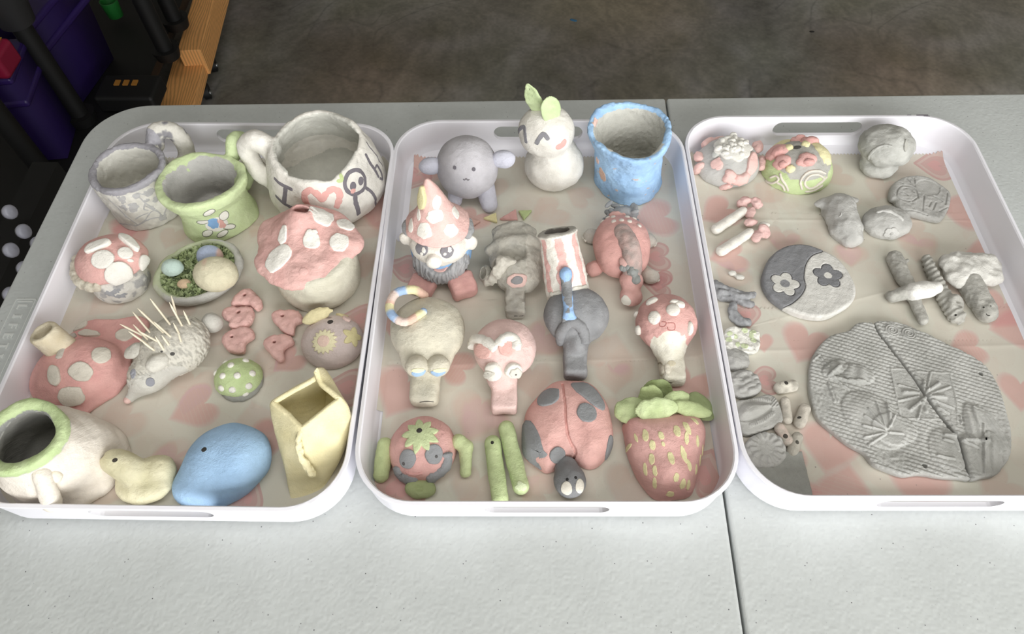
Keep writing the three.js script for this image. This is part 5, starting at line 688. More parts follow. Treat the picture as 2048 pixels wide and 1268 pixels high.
// toadstool whistle
{
  thing('clay_whistle', 'toadstool whistle with pink top, white underside and grim face', 'whistle', [0.8628,0.4508]);
  const s = U(5, el([0, 32, -6], [37, 33, 36]), el([2, 20, 24], [20, 18, 18]), cut(bx([4, 14, 46], [14, 13, 22], 5)));
  CUR = cut(s).f; const zb = [-11.7,48.8,22.6][2], zc = [16.8,45.5,22.5][2];
  clay('body', N(cut(s), 0.9, 11, 0.35, 4), 1.2, (x, y, z) => { const k = z - zb + (zb - zc) * x * x / 900 - 1.5 * vn(x / 4, 1, 2) + (y - 40) * 0.08; return k > 0 ? mixc('#e0dbcc', '#d1cbb8', 0.4 + 0.7 * vn(x / 9, y / 9, z / 9) + (z > 34 ? 0.4 : 0)) : mixc('#d08a80', '#bd766d', 0.4 + 0.7 * vn(x / 12, y / 12, z / 12)); });
  for (const [c, a, b] of [[[-19.9,57.8,3.2], 7.5, 8.5], [[2.2,64.9,-3], 8.5, 8], [[-19.8,56.1,-20.2], 8, 4.5], [[-35,31.7,5], 5.5, 8], [[-35.4,34.2,-15.9], 3.5, 6], [[22.1,50.9,14.6], 4, 9], [[10.8,62.9,-11.6], 7, 5], [[4.7,64.2,-13.7], 6, 3]]) part('spot', spot(CUR, c, a, b, { t: 4, prof: BUMP, paint: '#dcd6cb' }));
  part('brick_scratch', jn(stroke(CUR, [[-13.6,58.3,9.4], [-14.1,55.5,13.6], [-9,57.2,15.3], [-6.9,59.9,11.7], [-13.1,58.5,9.6]], 1, 0.4, '#a8605a'), stroke(CUR, [[-7,59.8,12.3], [2.3,60.2,13.2], [2.4,55.8,19], [-4.8,56,19.1], [-5.3,57.8,15.6]], 1, 0.4, '#a8605a')));
  part('eye', stroke(CUR, [[-10,4.2,36.2], [-10.4,18.2,42.6], [-9.3,24.9,48.2]], 2, 0.6, '#8f8570')); part('eye', spot(CUR, [1.1,26.6,48.1], 5, 3.4, { t: 0.6, paint: '#c5bb9f' })); part('nose', jn(spot(CUR, [-9.3,21,55.1], 6, 9, { t: 3, paint: '#c4bba9', prof: BUMP }), spot(CUR, [-4.7,26.3,55.4], 4, 7, { t: 3.4, paint: '#d3cbb9', prof: BUMP }))); part('mouth_slit', stroke(CUR, [[-9.7,4.9,62.8], [-5.6,17.3,68.3], [2.7,14.7,68.1]], 1.6, 0.15, '#57503f'));
}
// face with a green star hairdo
{
  thing('clay_moustache_man', 'pink domed clay face with green star hair and grey moustache', 'figurine', [0.5736,0.6004]);
  const B = N(cut(el([0, 6, 0], [38, 29, 40])), 0.9, 13);
  clay('head', B, 1.3, (x, y, z) => mixc('#d79188', '#c87d75', 0.35 + 0.7 * vn(x / 12, y / 12, z / 12)));
  const h = part('star_hair', spot(CUR, [-0.3,34.8,-6.8], 24, 24, { t: 2.6, shape: STAR(9, 0.42, 0.35), n: 72, paint: '#bccb91', wob: 0.06 })); part('hole', spot(CUR, [-1.4,34.4,-9.9], 3.4, 3.2, { t: 2.75, paint: '#2d2a26', n: 12 }), { to: h });
  for (const [c, q] of [[[-12.8,29.7,20.2], [-16,26.5,24.2]], [[16,30,14.9], [18,28.7,17]]]) { const e = part('eye', spot(CUR, c, 10, 11, { t: 2.2, paint: '#85878b' })); part('pupil', spot(CUR, q, 1.9, 1.9, { t: 2.4, paint: '#4c4a4b', n: 10 }), { to: e }); }
  part('moustache', jn(stroke(CUR, [[-26.2,18.2,24.2], [-22.8,10.9,31.7], [-14,10,36.4], [-1.4,11.9,38.2]], 13, 4, '#85878b', { round: 1, wob: 0.35 })), { label: 'grey left half of moustache' }); part('moustache', stroke(CUR, [[29.7,23.3,9.2], [29.8,16.8,20.9], [21.5,13.8,30.6], [7.1,11.9,37.6]], 13, 4, '#85878b', { round: 1, wob: 0.35 }), { label: 'grey right half of moustache' });
  part('mouth', stroke(CUR, [[-15.5,19.9,31.7], [-6.7,20.2,34.3], [4.3,21.9,33]], 4, 1.2, '#cf7f78', { round: 1 }));
  const g1 = [[-43.6,-4.6]][0], g2 = [[-44.1,30]][0], g3 = [[41.6,-7.3]][0], g4 = [[49.3,-1.5]][0], g5 = [[49.6,27]][0], g6 = [[0.4,46.2]][0];
  clay('ear', N(cut(cp([g1[0], 9, g1[1]], [g2[0], 8, g2[1]], 9, 9)), 0.8, 7), 1.1, '#b3c382'); clay('ear', N(cut(U(3, cp([g3[0], 13, g3[1]], [g4[0], 11, g4[1]], 9, 8), cp([g4[0], 10, g4[1]], [g5[0], 7, g5[1]], 8, 6))), 0.8, 7), 1.1, '#bcca8c'); clay('chin_bow', N(cut(D(2, el([g6[0], 7, g6[1]], [17, 9, 11]), el([g6[0], 17, g6[1] + 2], [6, 5, 4]))), 0.8, 7), 1.1, '#98a66c');
}
// two green rolls
{
  const roll = (label, at, ab, hole, sh) => { thing('clay_roll', label, 'clay roll', at, { group: 'green clay rolls' }); const [a, b] = ab(); const s = N(cp([a[0], 9.5, a[1]], [b[0], 9.5, b[1]], 9.3, 9.6), 0.6, 12, 0.2, 4); clay('roll', s, 1.1, (x, y, z) => mixc('#b7c88a', '#a5b878', 0.4 + 0.6 * vn(x / 10, y / 10, z / 10))); return hole; };
  roll('green clay roll with a pin hole beside the pink face', [0.6569,0.6212], () => [[-4.1,-27.8],[5.5,36.9]]); part('hole', spot(CUR, [-4,18.6,-24.7], 2, 2.1, { t: 0.15, paint: '#22211c', n: 12 }));
  roll('plain green clay roll touching the ladybug', [0.6767,0.6053], () => [[-8.4,-30.2],[8.2,38.5]]); part('scratched_end', spot(CUR, [8.5,18.2,41.9], 7, 6, { t: 0.5, paint: '#c9d6a6', wob: 0.5 }));
}
// ladybug
{
  thing('clay_ladybug', 'pink clay ladybug with dark grey spots and cracked back', 'ladybug', [0.7408,0.5727]);
  const out = smooth2([[-52.7,-3.9],[-49.8,-19.4],[-38.2,-36.9],[-20.4,-54.7],[-5.7,-59.4],[10.4,-58.4],[24.9,-56.5],[36.1,-46.8],[45.2,-30.8],[50.1,-7.4],[50,13.8],[42.5,33.1],[30.7,46.1],[19.6,49.3],[8.9,44.8],[-1.8,36.9],[-13.1,47.7],[-26.9,54.6],[-37.1,47.8],[-51.4,34.9],[-53.4,14.2]], 90), d2 = poly2(out);
  const B = fn((x, y, z) => { const d = d2(x, z), q = max(0, min(1, -d / 46)), top = 7 + 25 * sqrt(1 - (1 - q) * (1 - q)); return smax(smax((y - top) * 0.75, -y, 2), d * 0.9, 4); }, [-68, -1, -68, 68, 34, 68]);
  const crack = [[-7.1,-47.7],[-6.2,-31.9],[-5.3,-16.4],[-5.5,-1.2],[-3.6,16.6],[0.1,25.3],[4.6,31.8],[5.8,35.4],[-1.9,44.7]];
  const crk = (x, z) => { let d = 1e9; for (let i = 0; i + 1 < crack.length; i++) { const [ax, az] = crack[i], [bx_, bz] = crack[i + 1], t = max(0, min(1, ((x - ax) * (bx_ - ax) + (z - az) * (bz - az)) / ((bx_ - ax) ** 2 + (bz - az) ** 2))); d = min(d, hypot(x - ax - t * (bx_ - ax), z - az - t * (bz - az))); } return d; };
  const Bc = fn((x, y, z) => { const b = B.f(x, y, z); return abs(b) > 8 || y < 10 ? b + 0.8 * vn(x / 13, y / 13, z / 13) : smax(b + 0.8 * vn(x / 13, y / 13, z / 13), -(crk(x, z) - 0.9 - 0.5 * vn(x / 4, 3, z / 4) ), 1.5) ; }, B.b);
  const Bs = fn((x, y, z) => max(Bc.f(x, y, z), -1e9), B.b);
  clay('wings', fn((x, y, z) => { const b = B.f(x, y, z) + 0.8 * vn(x / 13, y / 13, z / 13); if (abs(b) > 6) return b; return max(b, min(2.6 + b, 1.3 - crk(x, z) + 0.3 * vn(x / 3, 1, z / 3))); }, B.b), 1.1, (x, y, z) => mixc('#dc968b', '#cc8177', 0.3 + 0.6 * vn(x / 16, y / 16, z / 16)));
  CUR = B.f;
  for (const [c, a, b, tr] of [[[-24.5,25.3,-30], 15, 13, 30], [[19,30.5,-8], 11.5, 12, 0], [[-14.6,20,39.5], 10, 9.5, 0], [[23.8,26.3,-35.2], 26, 12, -42], [[-47.3,19.3,26.3], 17, 34, 18], [[44.7,10.7,26.8], 8, 15, -25]]) part('spot', spot(CUR, c, a, b, { t: 1.8, turn: tr, paint: '#7b7d80', wob: 0.08 }));
  const hc = [[-1.8,64]][0]; clay('head', N(cut(U(6, el([hc[0], 13, hc[1] + 2], [18, 15, 19]), el([hc[0] - 3, 11, hc[1] - 15], [13, 9, 12]))), 0.6, 9), 1.1, '#717275');
  for (const c of [[-5.7,27.6,69.6], [3.6,27.3,67.4]]) part('eye', spot(CUR, c, 1.8, 1.8, { t: 0.15, paint: '#1d1c1c', n: 10 })); for (const c of [[-6.6,23.4,78.3], [8.5,22.6,75.2]]) part('cheek', spot(CUR, c, 6.5, 8.5, { t: 0.6, paint: '#dad3c4' }));
}
// strawberry
{
  thing('clay_strawberry', 'pink clay strawberry with yellow seeds and green leaves', 'strawberry', [0.8491,0.6023]);
  const out = smooth2([[-45.8,-32.4],[-40.4,-38.6],[-20.2,-42.5],[4.2,-44.6],[29.7,-44.2],[41.7,-38.9],[47.3,-28.2],[47,-16.2],[41.4,4.5],[30.8,33],[23.2,49.7],[10.7,54.5],[-4.1,55.5],[-18.4,52.6],[-32.7,33.3],[-42.7,7.7],[-45.7,-15.8]], 80), d2 = poly2(out);
  const B = N(fn((x, y, z) => { const d = d2(x, z), q = max(0, min(1, -d / 40)), top = 8 + 30 * sqrt(1 - (1 - q) * (1 - q)) - 3 * Math.exp(-((z - 14) * (z - 14)) / 120); return smax(smax((y - top) * 0.75, -y, 2), d * 0.9, 5); }, [-60, -1, -70, 60, 40, 70]), 1, 18);
  clay('berry', B, 1.4, (x, y, z) => mixc('#da958c', '#ca8078', 0.35 + 0.6 * vn(x / 16, y / 16, z / 16)));
  for (const [c, a, b, tr] of [[[-35.8,27.4,-8.4], 3, 8, 15], [[-26.2,33.6,-8.7], 5, 11, 0], [[-9.6,38,-6.9], 5, 7, 10], [[-19.8,35,3.3], 5, 8, 0], [[-8.4,37.3,2.8], 3, 4, 20], [[8.8,36.5,-12.7], 6, 10, 5], [[20.6,35.7,-18.2], 5, 14, 15], [[18.8,35.3,-4.6], 4, 11, -5], [[32.1,28.3,-3.9], 3.5, 10, 0], [[-43.4,13.9,-2.3], 4, 13, 5], [[13.6,32.4,12.8], 5.5, 14, 10], [[-1.1,35.3,18.2], 5, 11, 8], [[-21.1,30.2,17.7], 5, 9, 0], [[-28.5,24.4,27.4], 4, 10, 0], [[-19,30.6,31.4], 4, 9, 5], [[18.9,30.2,24.5], 4, 10, 10], [[2.7,32,39], 4.5, 7, -10], [[-19.6,23.9,43], 4, 9, 0], [[10,27.4,44.8], 5, 9, -10], [[16.4,25.4,44.7], 3.5, 9, -10], [[28.1,21.8,26.2], 3.5, 8, -10], [[35.1,15.8,13.3], 3, 9, -8], [[39.2,16.5,2.1], 2.5, 9, -5], [[32,30.5,-27.9], 4, 8, 40], [[-2.8,17.7,52.4], 7, 7, 0]]) part('seed', spot(CUR, c, a * 0.68, b * 0.7, { t: 0.6, turn: tr, paint: '#e0d79a', wob: 0.2, n: 14 }));
  const leaf = (p, h, a, b, e, col) => clay('leaf', N(el([p[0], h, p[1]], [a, 3.6, b], e), 1.2, 7), 1.2, (x, y, z) => mixc(col, '#9fb274', 0.3 + 0.6 * vn(x / 9, y / 9, z / 9)));
  leaf([[-37.5,-44.5]][0], 22, 20, 16, [10, 10, 18], '#b9ca8d'); leaf([[-11.2,-40.5]][0], 34, 25, 13, [35, 8, 4], '#bccd92'); leaf([[-13.7,-58.5]][0], 22, 15, 19, [50, 20, 20], '#a9bb78'); leaf([[-3.1,-73.6]][0], 14, 18, 17, [60, 0, 0], '#8c9f5e'); leaf([[13.3,-51.8]][0], 28, 19, 13, [30, 28, 0], '#b9ca8d'); leaf([[28.3,-43.4]][0], 28, 26, 9, [20, -12, -8], '#b4c585'); leaf([[46.3,-55.1]][0], 10, 17, 20, [0, 20, -20], '#8fa168');
}
// ================= right tray =================
const clamp01 = (v) => max(0, min(1, v));
// grey dome with white flower and pink hearts
{
  thing('clay_dome', 'grey clay dome with big white flower and pink hearts', 'dome', [0.9881,0.1542]);
  clay('body', N(cut(el([0, 6, 0], [46, 36, 42])), 0.8, 14), 1.4, (x, y, z) => mixc('#b0afab', '#a09f9c', 0.4 + 0.7 * vn(x / 14, y / 14, z / 14)));
  const d = CUR, pet = part('white_flower', jn(spot(d, [0.2,42.1,-2.1], 33, 28, { t: 4, shape: PETAL(9, 0.16), n: 60, paint: '#d8d5cc', wob: 0.12 })), { label: 'white clay flower' });
  const fp = []; for (let i = 0; i < 34; i++) { const c = onto(d, P_at(d, [0.9,42.2,-4.6], rr(3, 26), rr(0, 6.28))); fp.push([c, rr(4, 7), rr(3, 5), rr(0, 180)]); }
  for (const [c, a, b, t] of fp) part('petal', spot(d, c, a, b, { t: rr(5.5, 7.5), turn: t, prof: BUMP, paint: '#dcd9d0', n: 12 }), { to: pet });
  part('flower_centre', spot(d, [3.3,37.6,-20.5], 6, 5, { t: 9, prof: BUMP, paint: '#e2dfd6' }), { to: pet });
  const pk = '#dba49b';
  part('heart', spot(d, [-24.6,27,26.4], 15, 17, { t: 3.4, shape: (t) => HEART(t + 0.2), paint: pk, n: 40, turn: 175, wob: 0.1 })); part('heart', spot(d, [26.4,29.2,22.3], 10, 18, { t: 4, paint: pk, turn: -15, wob: 0.2 }));
  part('bow', jn(spot(d, [-5.2,19.7,38.3], 11, 10, { t: 6.5, prof: BUMP, paint: pk, wob: 0.45 }), spot(d, [12.2,16.8,38.1], 13, 9, { t: 6.5, prof: BUMP, paint: pk, wob: 0.45, turn: 20 }), spot(d, [-7.5,4.2,41.4], 10, 4, { t: 5, prof: BUMP, paint: pk, wob: 0.45, turn: 25 })));
  part('bow', jn(spot(d, [-43.7,17.9,-3.3], 8, 12, { t: 6.5, prof: BUMP, paint: pk, wob: 0.45, turn: 10 }), spot(d, [-44,9.7,12], 8, 13, { t: 6.5, prof: BUMP, paint: pk, wob: 0.45, turn: -10 }))); part('bow', spot(d, [-27.8,20.1,-29.2], 15, 9, { t: 6.5, prof: BUMP, paint: pk, wob: 0.45, turn: 40 })); part('heart', spot(d, [-15.2,26.4,-31.8], 12, 6, { t: 3, paint: pk, wob: 0.3, turn: 10 })); part('bead', spot(d, [-25.2,34.7,8.4], 6, 6, { t: 2.5, paint: '#b8bab4', prof: BUMP }));
  const e = [[46.6,-25.9],[48,3.3]]; clay('bow', N(U(2, el([e[0][0], 16, e[0][1]], [8, 6, 11], [0, -10, 20]), el([e[1][0], 12, e[1][1]], [6, 8, 14], [0, -10, 0])), 1.4, 5), 1.1, '#d49d94');
}
function P_at(f, c, r, a) { const g = grad(f, c), [u, v] = basis(g); return c.map((q, i) => q + u[i] * cos(a) * r + v[i] * sin(a) * r); }
// green dome with yellow and pink flowers
{
  thing('clay_dome', 'green clay dome with swirls, yellow leaves and pink roses', 'dome', [1.0884,0.1647]);
  clay('body', N(D(2, cut(el([0, 4, 0], [50, 42, 44])), cp([2, 30, -18], [2, 60, -26], 4)), 0.9, 13), 1.4, (x, y, z) => { const n = 3 * vn(x / 7, y / 7, z / 7); return y + 0.12 * z < 29 + n ? mixc('#b9cc8e', '#a9bd7c', 0.4 + 0.6 * vn(x / 12, y / 12, z / 12)) : mixc('#a9a7a0', '#9a9892', 0.4 + 0.6 * vn(x / 9, y / 9, z / 9)); });
  const d = CUR, rose = (c, a, b, tr) => { const r = part('rose', spot(d, c, a, b, { t: 6, prof: BUMP, paint: '#db938a', wob: 0.25, turn: tr })); part('petal', spot(d, P_at(d, onto(d, c), a * 0.35, 5), a * 0.6, b * 0.5, { t: 8.5, prof: BUMP, paint: '#d0847b', wob: 0.2 }), { to: r }); };
  rose([-35.9,31,-10.9], 17, 15, -30); rose([-32.6,33.1,11.8], 13, 10, 0); rose([-1.9,42.7,16.3], 15, 10, 10); rose([13.6,36.7,-25.9], 16, 13, 0); rose([-0.8,33,-32.1], 13, 8, 10);
  const leaf = (c, a, b, tr) => part('yellow_leaf', spot(d, c, a, b, { t: 4.5, prof: BUMP, paint: '#ddd49c', shape: (t) => 1 + 0.07 * cos(11 * t), n: 44, turn: tr })); leaf([-22.4,24.1,-33.8], 24, 11, 15); leaf([27.2,39.4,-2.3], 12, 24, 25);
  for (const c of [[-21.7,41.4,-8.1], [1.3,45.3,-11], [-23.2,33,24.3]]) part('yellow_bud', spot(d, c, 6.5, 5.5, { t: 4.5, prof: BUMP, paint: '#e2d89d', wob: 0.2 })); part('hole', spot(d, [-11.3,44.8,-5.8], 6, 4, { t: 0.2, paint: '#4c4a47' }));
  const sw = (pts) => part('swirl', stroke(d, pts, 3.4, 2.2, '#d3cabb', { round: 1 }));
  sw([[31.2,24.1,28.4], [21.6,17.4,36.9], [7.6,12.1,42], [-2.3,20.7,40.1], [1.3,29.2,35.6], [14.5,29.8,32.5], [25.5,21.5,33.3], [16,16,39.3]]); sw([[-2.7,9.3,43.1], [-8.6,24.2,38.3], [-1.1,33.1,32], [13.9,33.8,28.9], [28.3,27,28.6]]); sw([[1.8,6.8,43.3], [16.5,8.4,41], [26.7,13.9,36.1]]);
  sw([[-46.5,0.5,13.8], [-41,5.9,26.2], [-35.4,16.5,28.6], [-38.7,18.2,23.9], [-44.9,10.2,20]]); sw([[-34.7,23.7,22.9], [-31.8,18.6,30.6], [-24.7,12.3,37.1], [-20.1,4.3,41]]); sw([[-37.6,11.5,28.9], [-29.1,10.1,35.1], [-24,3.4,38.9]]);
}
// grey unpainted pieces
{
  thing('clay_mushroom', 'plain grey mushroom shaped lump near the tray handle', 'mushroom', [1.2108,0.1505]);
  const s = U(5, cut(el([-3, 10, 8], [27, 14, 24])), el([0, 36, -4], [39, 26, 34]));
  clay('body', N(s, 2.2, 13, 0.8, 5), 1.3, (x, y, z) => mixc('#aeaea8', '#94948e', 0.4 + 0.7 * vn(x / 13, y / 13, z / 13)));
  part('crease', jn(stroke(CUR, [[-27.7,26.4,14.4], [-27.6,45.8,15.4], [-17.9,54.5,14.9], [-6.3,55.6,18.5]], 4, 1.4, '#a4a49e', { round: 1, wob: 0.4 }))); part('tab', spot(CUR, [12.6,55,15.5], 3, 9, { t: 2, paint: '#a2a199' }));
}
{
  thing('clay_plaque', 'grey pebble shaped plaque carved with a scene', 'plaque', [1.2588,0.2132]);
  const out = smooth2([[-50.6,-0.3],[-39.4,-19.5],[-12.6,-33.3],[11.9,-30.3],[26,-16.1],[35.1,-0.3],[26.8,24],[18.2,37],[5.8,50.2],[-11.4,45.5],[-36,35.3],[-47.5,24],[-47.2,14.1],[-52,10.8]], 70);
  const arcs = [[[-43.7,6.2],[-38.9,-5],[-29.2,-12.4],[-18.1,-10.6],[-13.2,-1.6],[-15,11.7]], [[-45.3,2.9],[-39.8,12.8],[-26.2,17.2],[-15.2,10.6]], [[-31.1,-6.1],[-22.4,-7.2],[-18,0.6]], [[-4.8,6.2],[-10.4,20.5],[-15,33.6]], [[29.8,0.6],[24.9,11.7],[19.8,22.7]], [[1.4,18.3],[-4.5,27.1]], [[7.7,19.4],[-0.5,32.5]], [[6.4,7.8],[12.1,10.6],[17.4,17.2]], [[-8.8,-27.7],[-12.2,-10.6]], [[-41.8,31.4],[-25.1,35.7],[-10.8,42.1]], [[-32.2,-19.7],[-28.1,-16.3]], [[-20.1,-26.6],[-17.1,-19.7]], [[7.5,35.7],[25.6,24.9]], [[-31.3,0.6],[-28,6.2]]].map((l) => l.length > 2 ? curvePts(l.map((p) => [p[0], 0, p[1]]), 10).map((p) => [p[0], p[2]]) : l);
  const dl = (x, z) => { let d = 1e9; for (const l of arcs) for (let i = 0; i + 1 < l.length; i++) { const [ax, az] = l[i], [bx_, bz] = l[i + 1], t = clamp01(((x - ax) * (bx_ - ax) + (z - az) * (bz - az)) / ((bx_ - ax) ** 2 + (bz - az) ** 2 || 1)); d = min(d, hypot(x - ax - t * (bx_ - ax), z - az - t * (bz - az))); } return d; };
  const sun = [[4.7,-8.3]][0];
  clay('body', N(po(out, 0, 12, 5, (x, z, d) => -1.9 * st(1.2, 0.4, dl(x, z)) + (hypot((x - sun[0]) / 17, (z - sun[1]) / 15) < 1 ? -1.2 : 0.4 * vn(x / 3, 1, z / 3))), 0.5, 14), 0.8, (x, y, z) => mixc('#aaa9a5', '#989793', 0.4 + 0.7 * vn(x / 14, y / 14, z / 14)));
}
{
  thing('clay_boot', 'grey rolled clay boot lying on its side', 'clay boot', [1.1301,0.2657]);
  const a = [[-2.5,-19.4],[-0.4,12.5],[4,27]]; const s = U(5, cp([a[0][0], 12, a[0][1]], [a[1][0], 11, a[1][1]], 22, 20), cp([a[1][0], 10, a[1][1]], [a[2][0], 9, a[2][1]], 19, 15), el([a[0][0] - 2, 14, a[0][1] - 12], [32, 9, 10], [0, 8, 0]));
  clay('body', N(cut(s), 1.4, 9, 0.5, 4), 1.2, (x, y, z) => mixc('#b2b1ad', '#9b9a96', 0.4 + 0.7 * vn(x / 10, y / 10, z / 10))); part('dent', stroke(CUR, [[-10.7,30,0.1], [-11.7,28.3,5], [-14,26.2,6.3]], 2.2, 1.2, '#a9a8a4', { round: 1 }));
}
{
  thing('clay_lump', 'grey clay lump with a small flower pressed on', 'clay lump', [1.1903,0.2667]);
  clay('body', N(cut(el([0, 8, 0], [33, 20, 26])), 1.6, 12, 0.5, 4), 1.2, (x, y, z) => mixc('#b3b2ae', '#9a9995', 0.4 + 0.8 * vn(x / 12, y / 12, z / 12)));
  const f = part('flower', spot(CUR, [-3.3,14.9,23.8], 11, 9, { t: 1.8, shape: PETAL(5, 0.25), n: 40, paint: '#bab9b5' })); part('flower_eye', spot(CUR, [-3.6,14.8,23.7], 3, 3, { t: 2.6, paint: '#a3a29e', prof: BUMP, n: 12 }), { to: f }); part('pinched_edge', jn(stroke(CUR, [[-20.2,23.6,-4.3], [-11.5,26.7,-5.8], [2.6,26.9,0.6], [11.7,24.8,11.3]], 5, 2, '#bcbbb7', { round: 1, wob: 0.5 })));
}
// white sticks with pink bows
{
  const stick = (label, at, pts, b1) => { thing('clay_wand', label, 'wand', at, { group: 'white sticks with pink bows' }); const [a, b] = pts(); clay('stick', N(cp([a[0], 7.5, a[1]], [b[0], 7, b[1]], 7.2, 6.6), 0.5, 8), 0.9, (x, y, z) => mixc('#e3dfd5', '#d0cbc0', 0.4 + 0.7 * vn(x / 8, y / 8, z / 8))); const q = b1(); clay('bow', N(U(1.5, ...q.map((p, i) => el([p[0], [10, 12, 9, 8][i], p[1]], [[9, 7, 7, 6][i], 5, [6, 9, 9, 8][i]], [20, [0, 40, -30, 60][i], 15]))), 1.5, 4.5), 0.9, (x, y, z) => mixc('#d8a59d', '#cb918a', 0.4 + 0.7 * vn(x / 6, y / 6, z / 6))); };
  stick('white clay stick with pink bow, closer to the grey flowered dome', [0.975,0.2565], () => [[-20.9,21.4],[21.2,-11.5]], () => [[27.3,-29],[40.7,-21.8],[30,-7.4],[21.9,-24.2]]);
  stick('white clay stick with pink bow, closer to the yin yang disc', [0.976,0.2959], () => [[-20.8,19.9],[22.7,-12.3]], () => [[25.7,-28],[40.9,-13],[30.6,-5],[42,-9.5]]);
  CUR = null; const m = [[44.6,-25]][0]; clay('white_bead', N(el([m[0], 8, m[1]], [8, 5, 5]), 0.5, 5), 0.9, '#d8d4ca');
}
// yin yang disc
{
  thing('clay_disc', 'round yin yang clay disc with a flower in each half', 'disc', [1.0663,0.3586]);
  const out = smooth2([[-65,1.4],[-49.3,-29.8],[-23.9,-49],[1,-51.6],[24.2,-41.3],[40.9,-25.4],[50.2,-0.2],[51.1,22.9],[43.7,39.8],[23.9,55],[-0.1,65.3],[-28.7,60.6],[-47,49.6],[-59.3,35.8],[-66.4,17.3]], 80);
  const sc = smooth2([[24.2,-41.3],[6.3,-31.4],[-5.3,-16.4],[-12.1,4.3],[-13.7,20.1],[-26.1,37.1],[-47,49.6],[-75.8,37.2],[-78.7,-13.3],[-34.4,-57.5],[2.6,-59.1]], 80), half = poly2(sc);
  const pet = (c, u, v) => { const [[cx, cz], [ux, uz]] = [c, u]; const R = hypot(ux - cx, uz - cz), a0 = atan2(uz - cz, ux - cx); return (x, z) => { const r = hypot(x - cx, z - cz), a = atan2(z - cz, x - cx) - a0; return r - R * (0.66 + 0.34 * abs(cos(a * 2.5))); }; };
  const A = [[-38.9,14.4],[-32.3,-3.8]], B = [[19.8,1.3],[22.4,-17.9]], fA = pet(A[0], A[1]), fB = pet(B[0], B[1]), rA = (x, z) => hypot(x - A[0][0], z - A[0][1]) - 6.2, rB = (x, z) => hypot(x - B[0][0], z - B[0][1]) - 5;
  const line = (v) => st(0.9, 0.3, abs(v)); 
  clay('body', N(po(out, 0, 13, 4, (x, z) => -1.6 * max(line(half(x, z)), line(fA(x, z)), line(fB(x, z)))), 0.4, 16, 0.15, 4), 0.75, (x, y, z) => { const dark = half(x, z) < 0, a = fA(x, z), b = fB(x, z); if (y > 8 && abs(half(x, z)) < 0.5) return '#4d4d50'; const D1 = '#77787c', L1 = '#cfcdc7'; const m = (c) => mixc(c, c === D1 ? '#696a6e' : '#bdbbb5', 0.3 + 0.8 * vn((x + z) / 5, y / 9, (x - z) / 22)); if (abs(a) < 0.5 || abs(b) < 0.5) return '#505054'; if (a < 0) return rA(x, z) < 0 ? D1 : '#cbc9c2'; if (b < 0) return rB(x, z) < 0 ? '#d4d2cb' : '#6c6d71'; return m(dark ? D1 : L1); });
}
// crumbs and twisted strips
{
  thing('clay_crumb', 'tiny white clay crumb beside the yin yang disc', 'clay crumb', [0.9705,0.3521]); const c = [[-4.8,-3],[4.3,3.7]]; clay('crumb', N(U(3, el([c[0][0], 3, c[0][1]], [5, 3, 4]), el([c[1][0], 3, c[1][1]], [6, 3, 4]), cp([c[0][0], 2, c[0][1]], [c[1][0], 2, c[1][1]], 2)), 0.5, 3), 0.7, '#d5d2c9');
  thing('clay_strip', 'crumpled grey clay strip, longer one by tray wall', 'clay strip', [0.9645,0.382]); const q = [[-24.3,-15.2],[-24.4,-2.2],[-21,6.3],[-6.2,9.1],[6.9,14.7],[15.7,17.5]], q2 = [[-24.2,-8.8],[-13.3,-3],[-0.1,2.6],[10.9,6.9],[20,4.7]], q3 = [[-21.9,2.7],[-8,4.1],[3,8.4],[18.2,8.3]];
  clay('strip', N(U(0.8, tb(q.map((p) => [p[0], 5, p[1]]), 4.5, 5), tb(q2.map((p) => [p[0], 9, p[1]]), 5, 3.5), tb(q3.map((p) => [p[0], 10, p[1]]), 4, 3.5)), 1.4, 5, 0.5, 2.5), 0.8, (x, y, z) => mixc('#8f9093', '#76777a', 0.5 + 0.8 * vn(x / 5, y / 5, z / 5)));
  thing('clay_strip', 'short twisted grey clay strip above the dotted tile', 'clay strip', [0.9649,0.4157]); const r = [[-7.5,-11.9],[-9.4,-3.6],[-6.5,3.2],[1.4,11.4],[7.4,12.7]], r2 = [[-11.6,1.2],[-6.1,9.4],[1.2,14.2]];
  clay('strip', N(U(1, tb(r.map((p) => [p[0], 6, p[1]]), 5.5, 4.5), tb(r2.map((p) => [p[0], 4, p[1]]), 3.5, 4)), 1, 4), 0.8, (x, y, z) => mixc('#909295', '#76777a', 0.5 + 0.8 * vn(x / 5, y / 5, z / 5)));
}
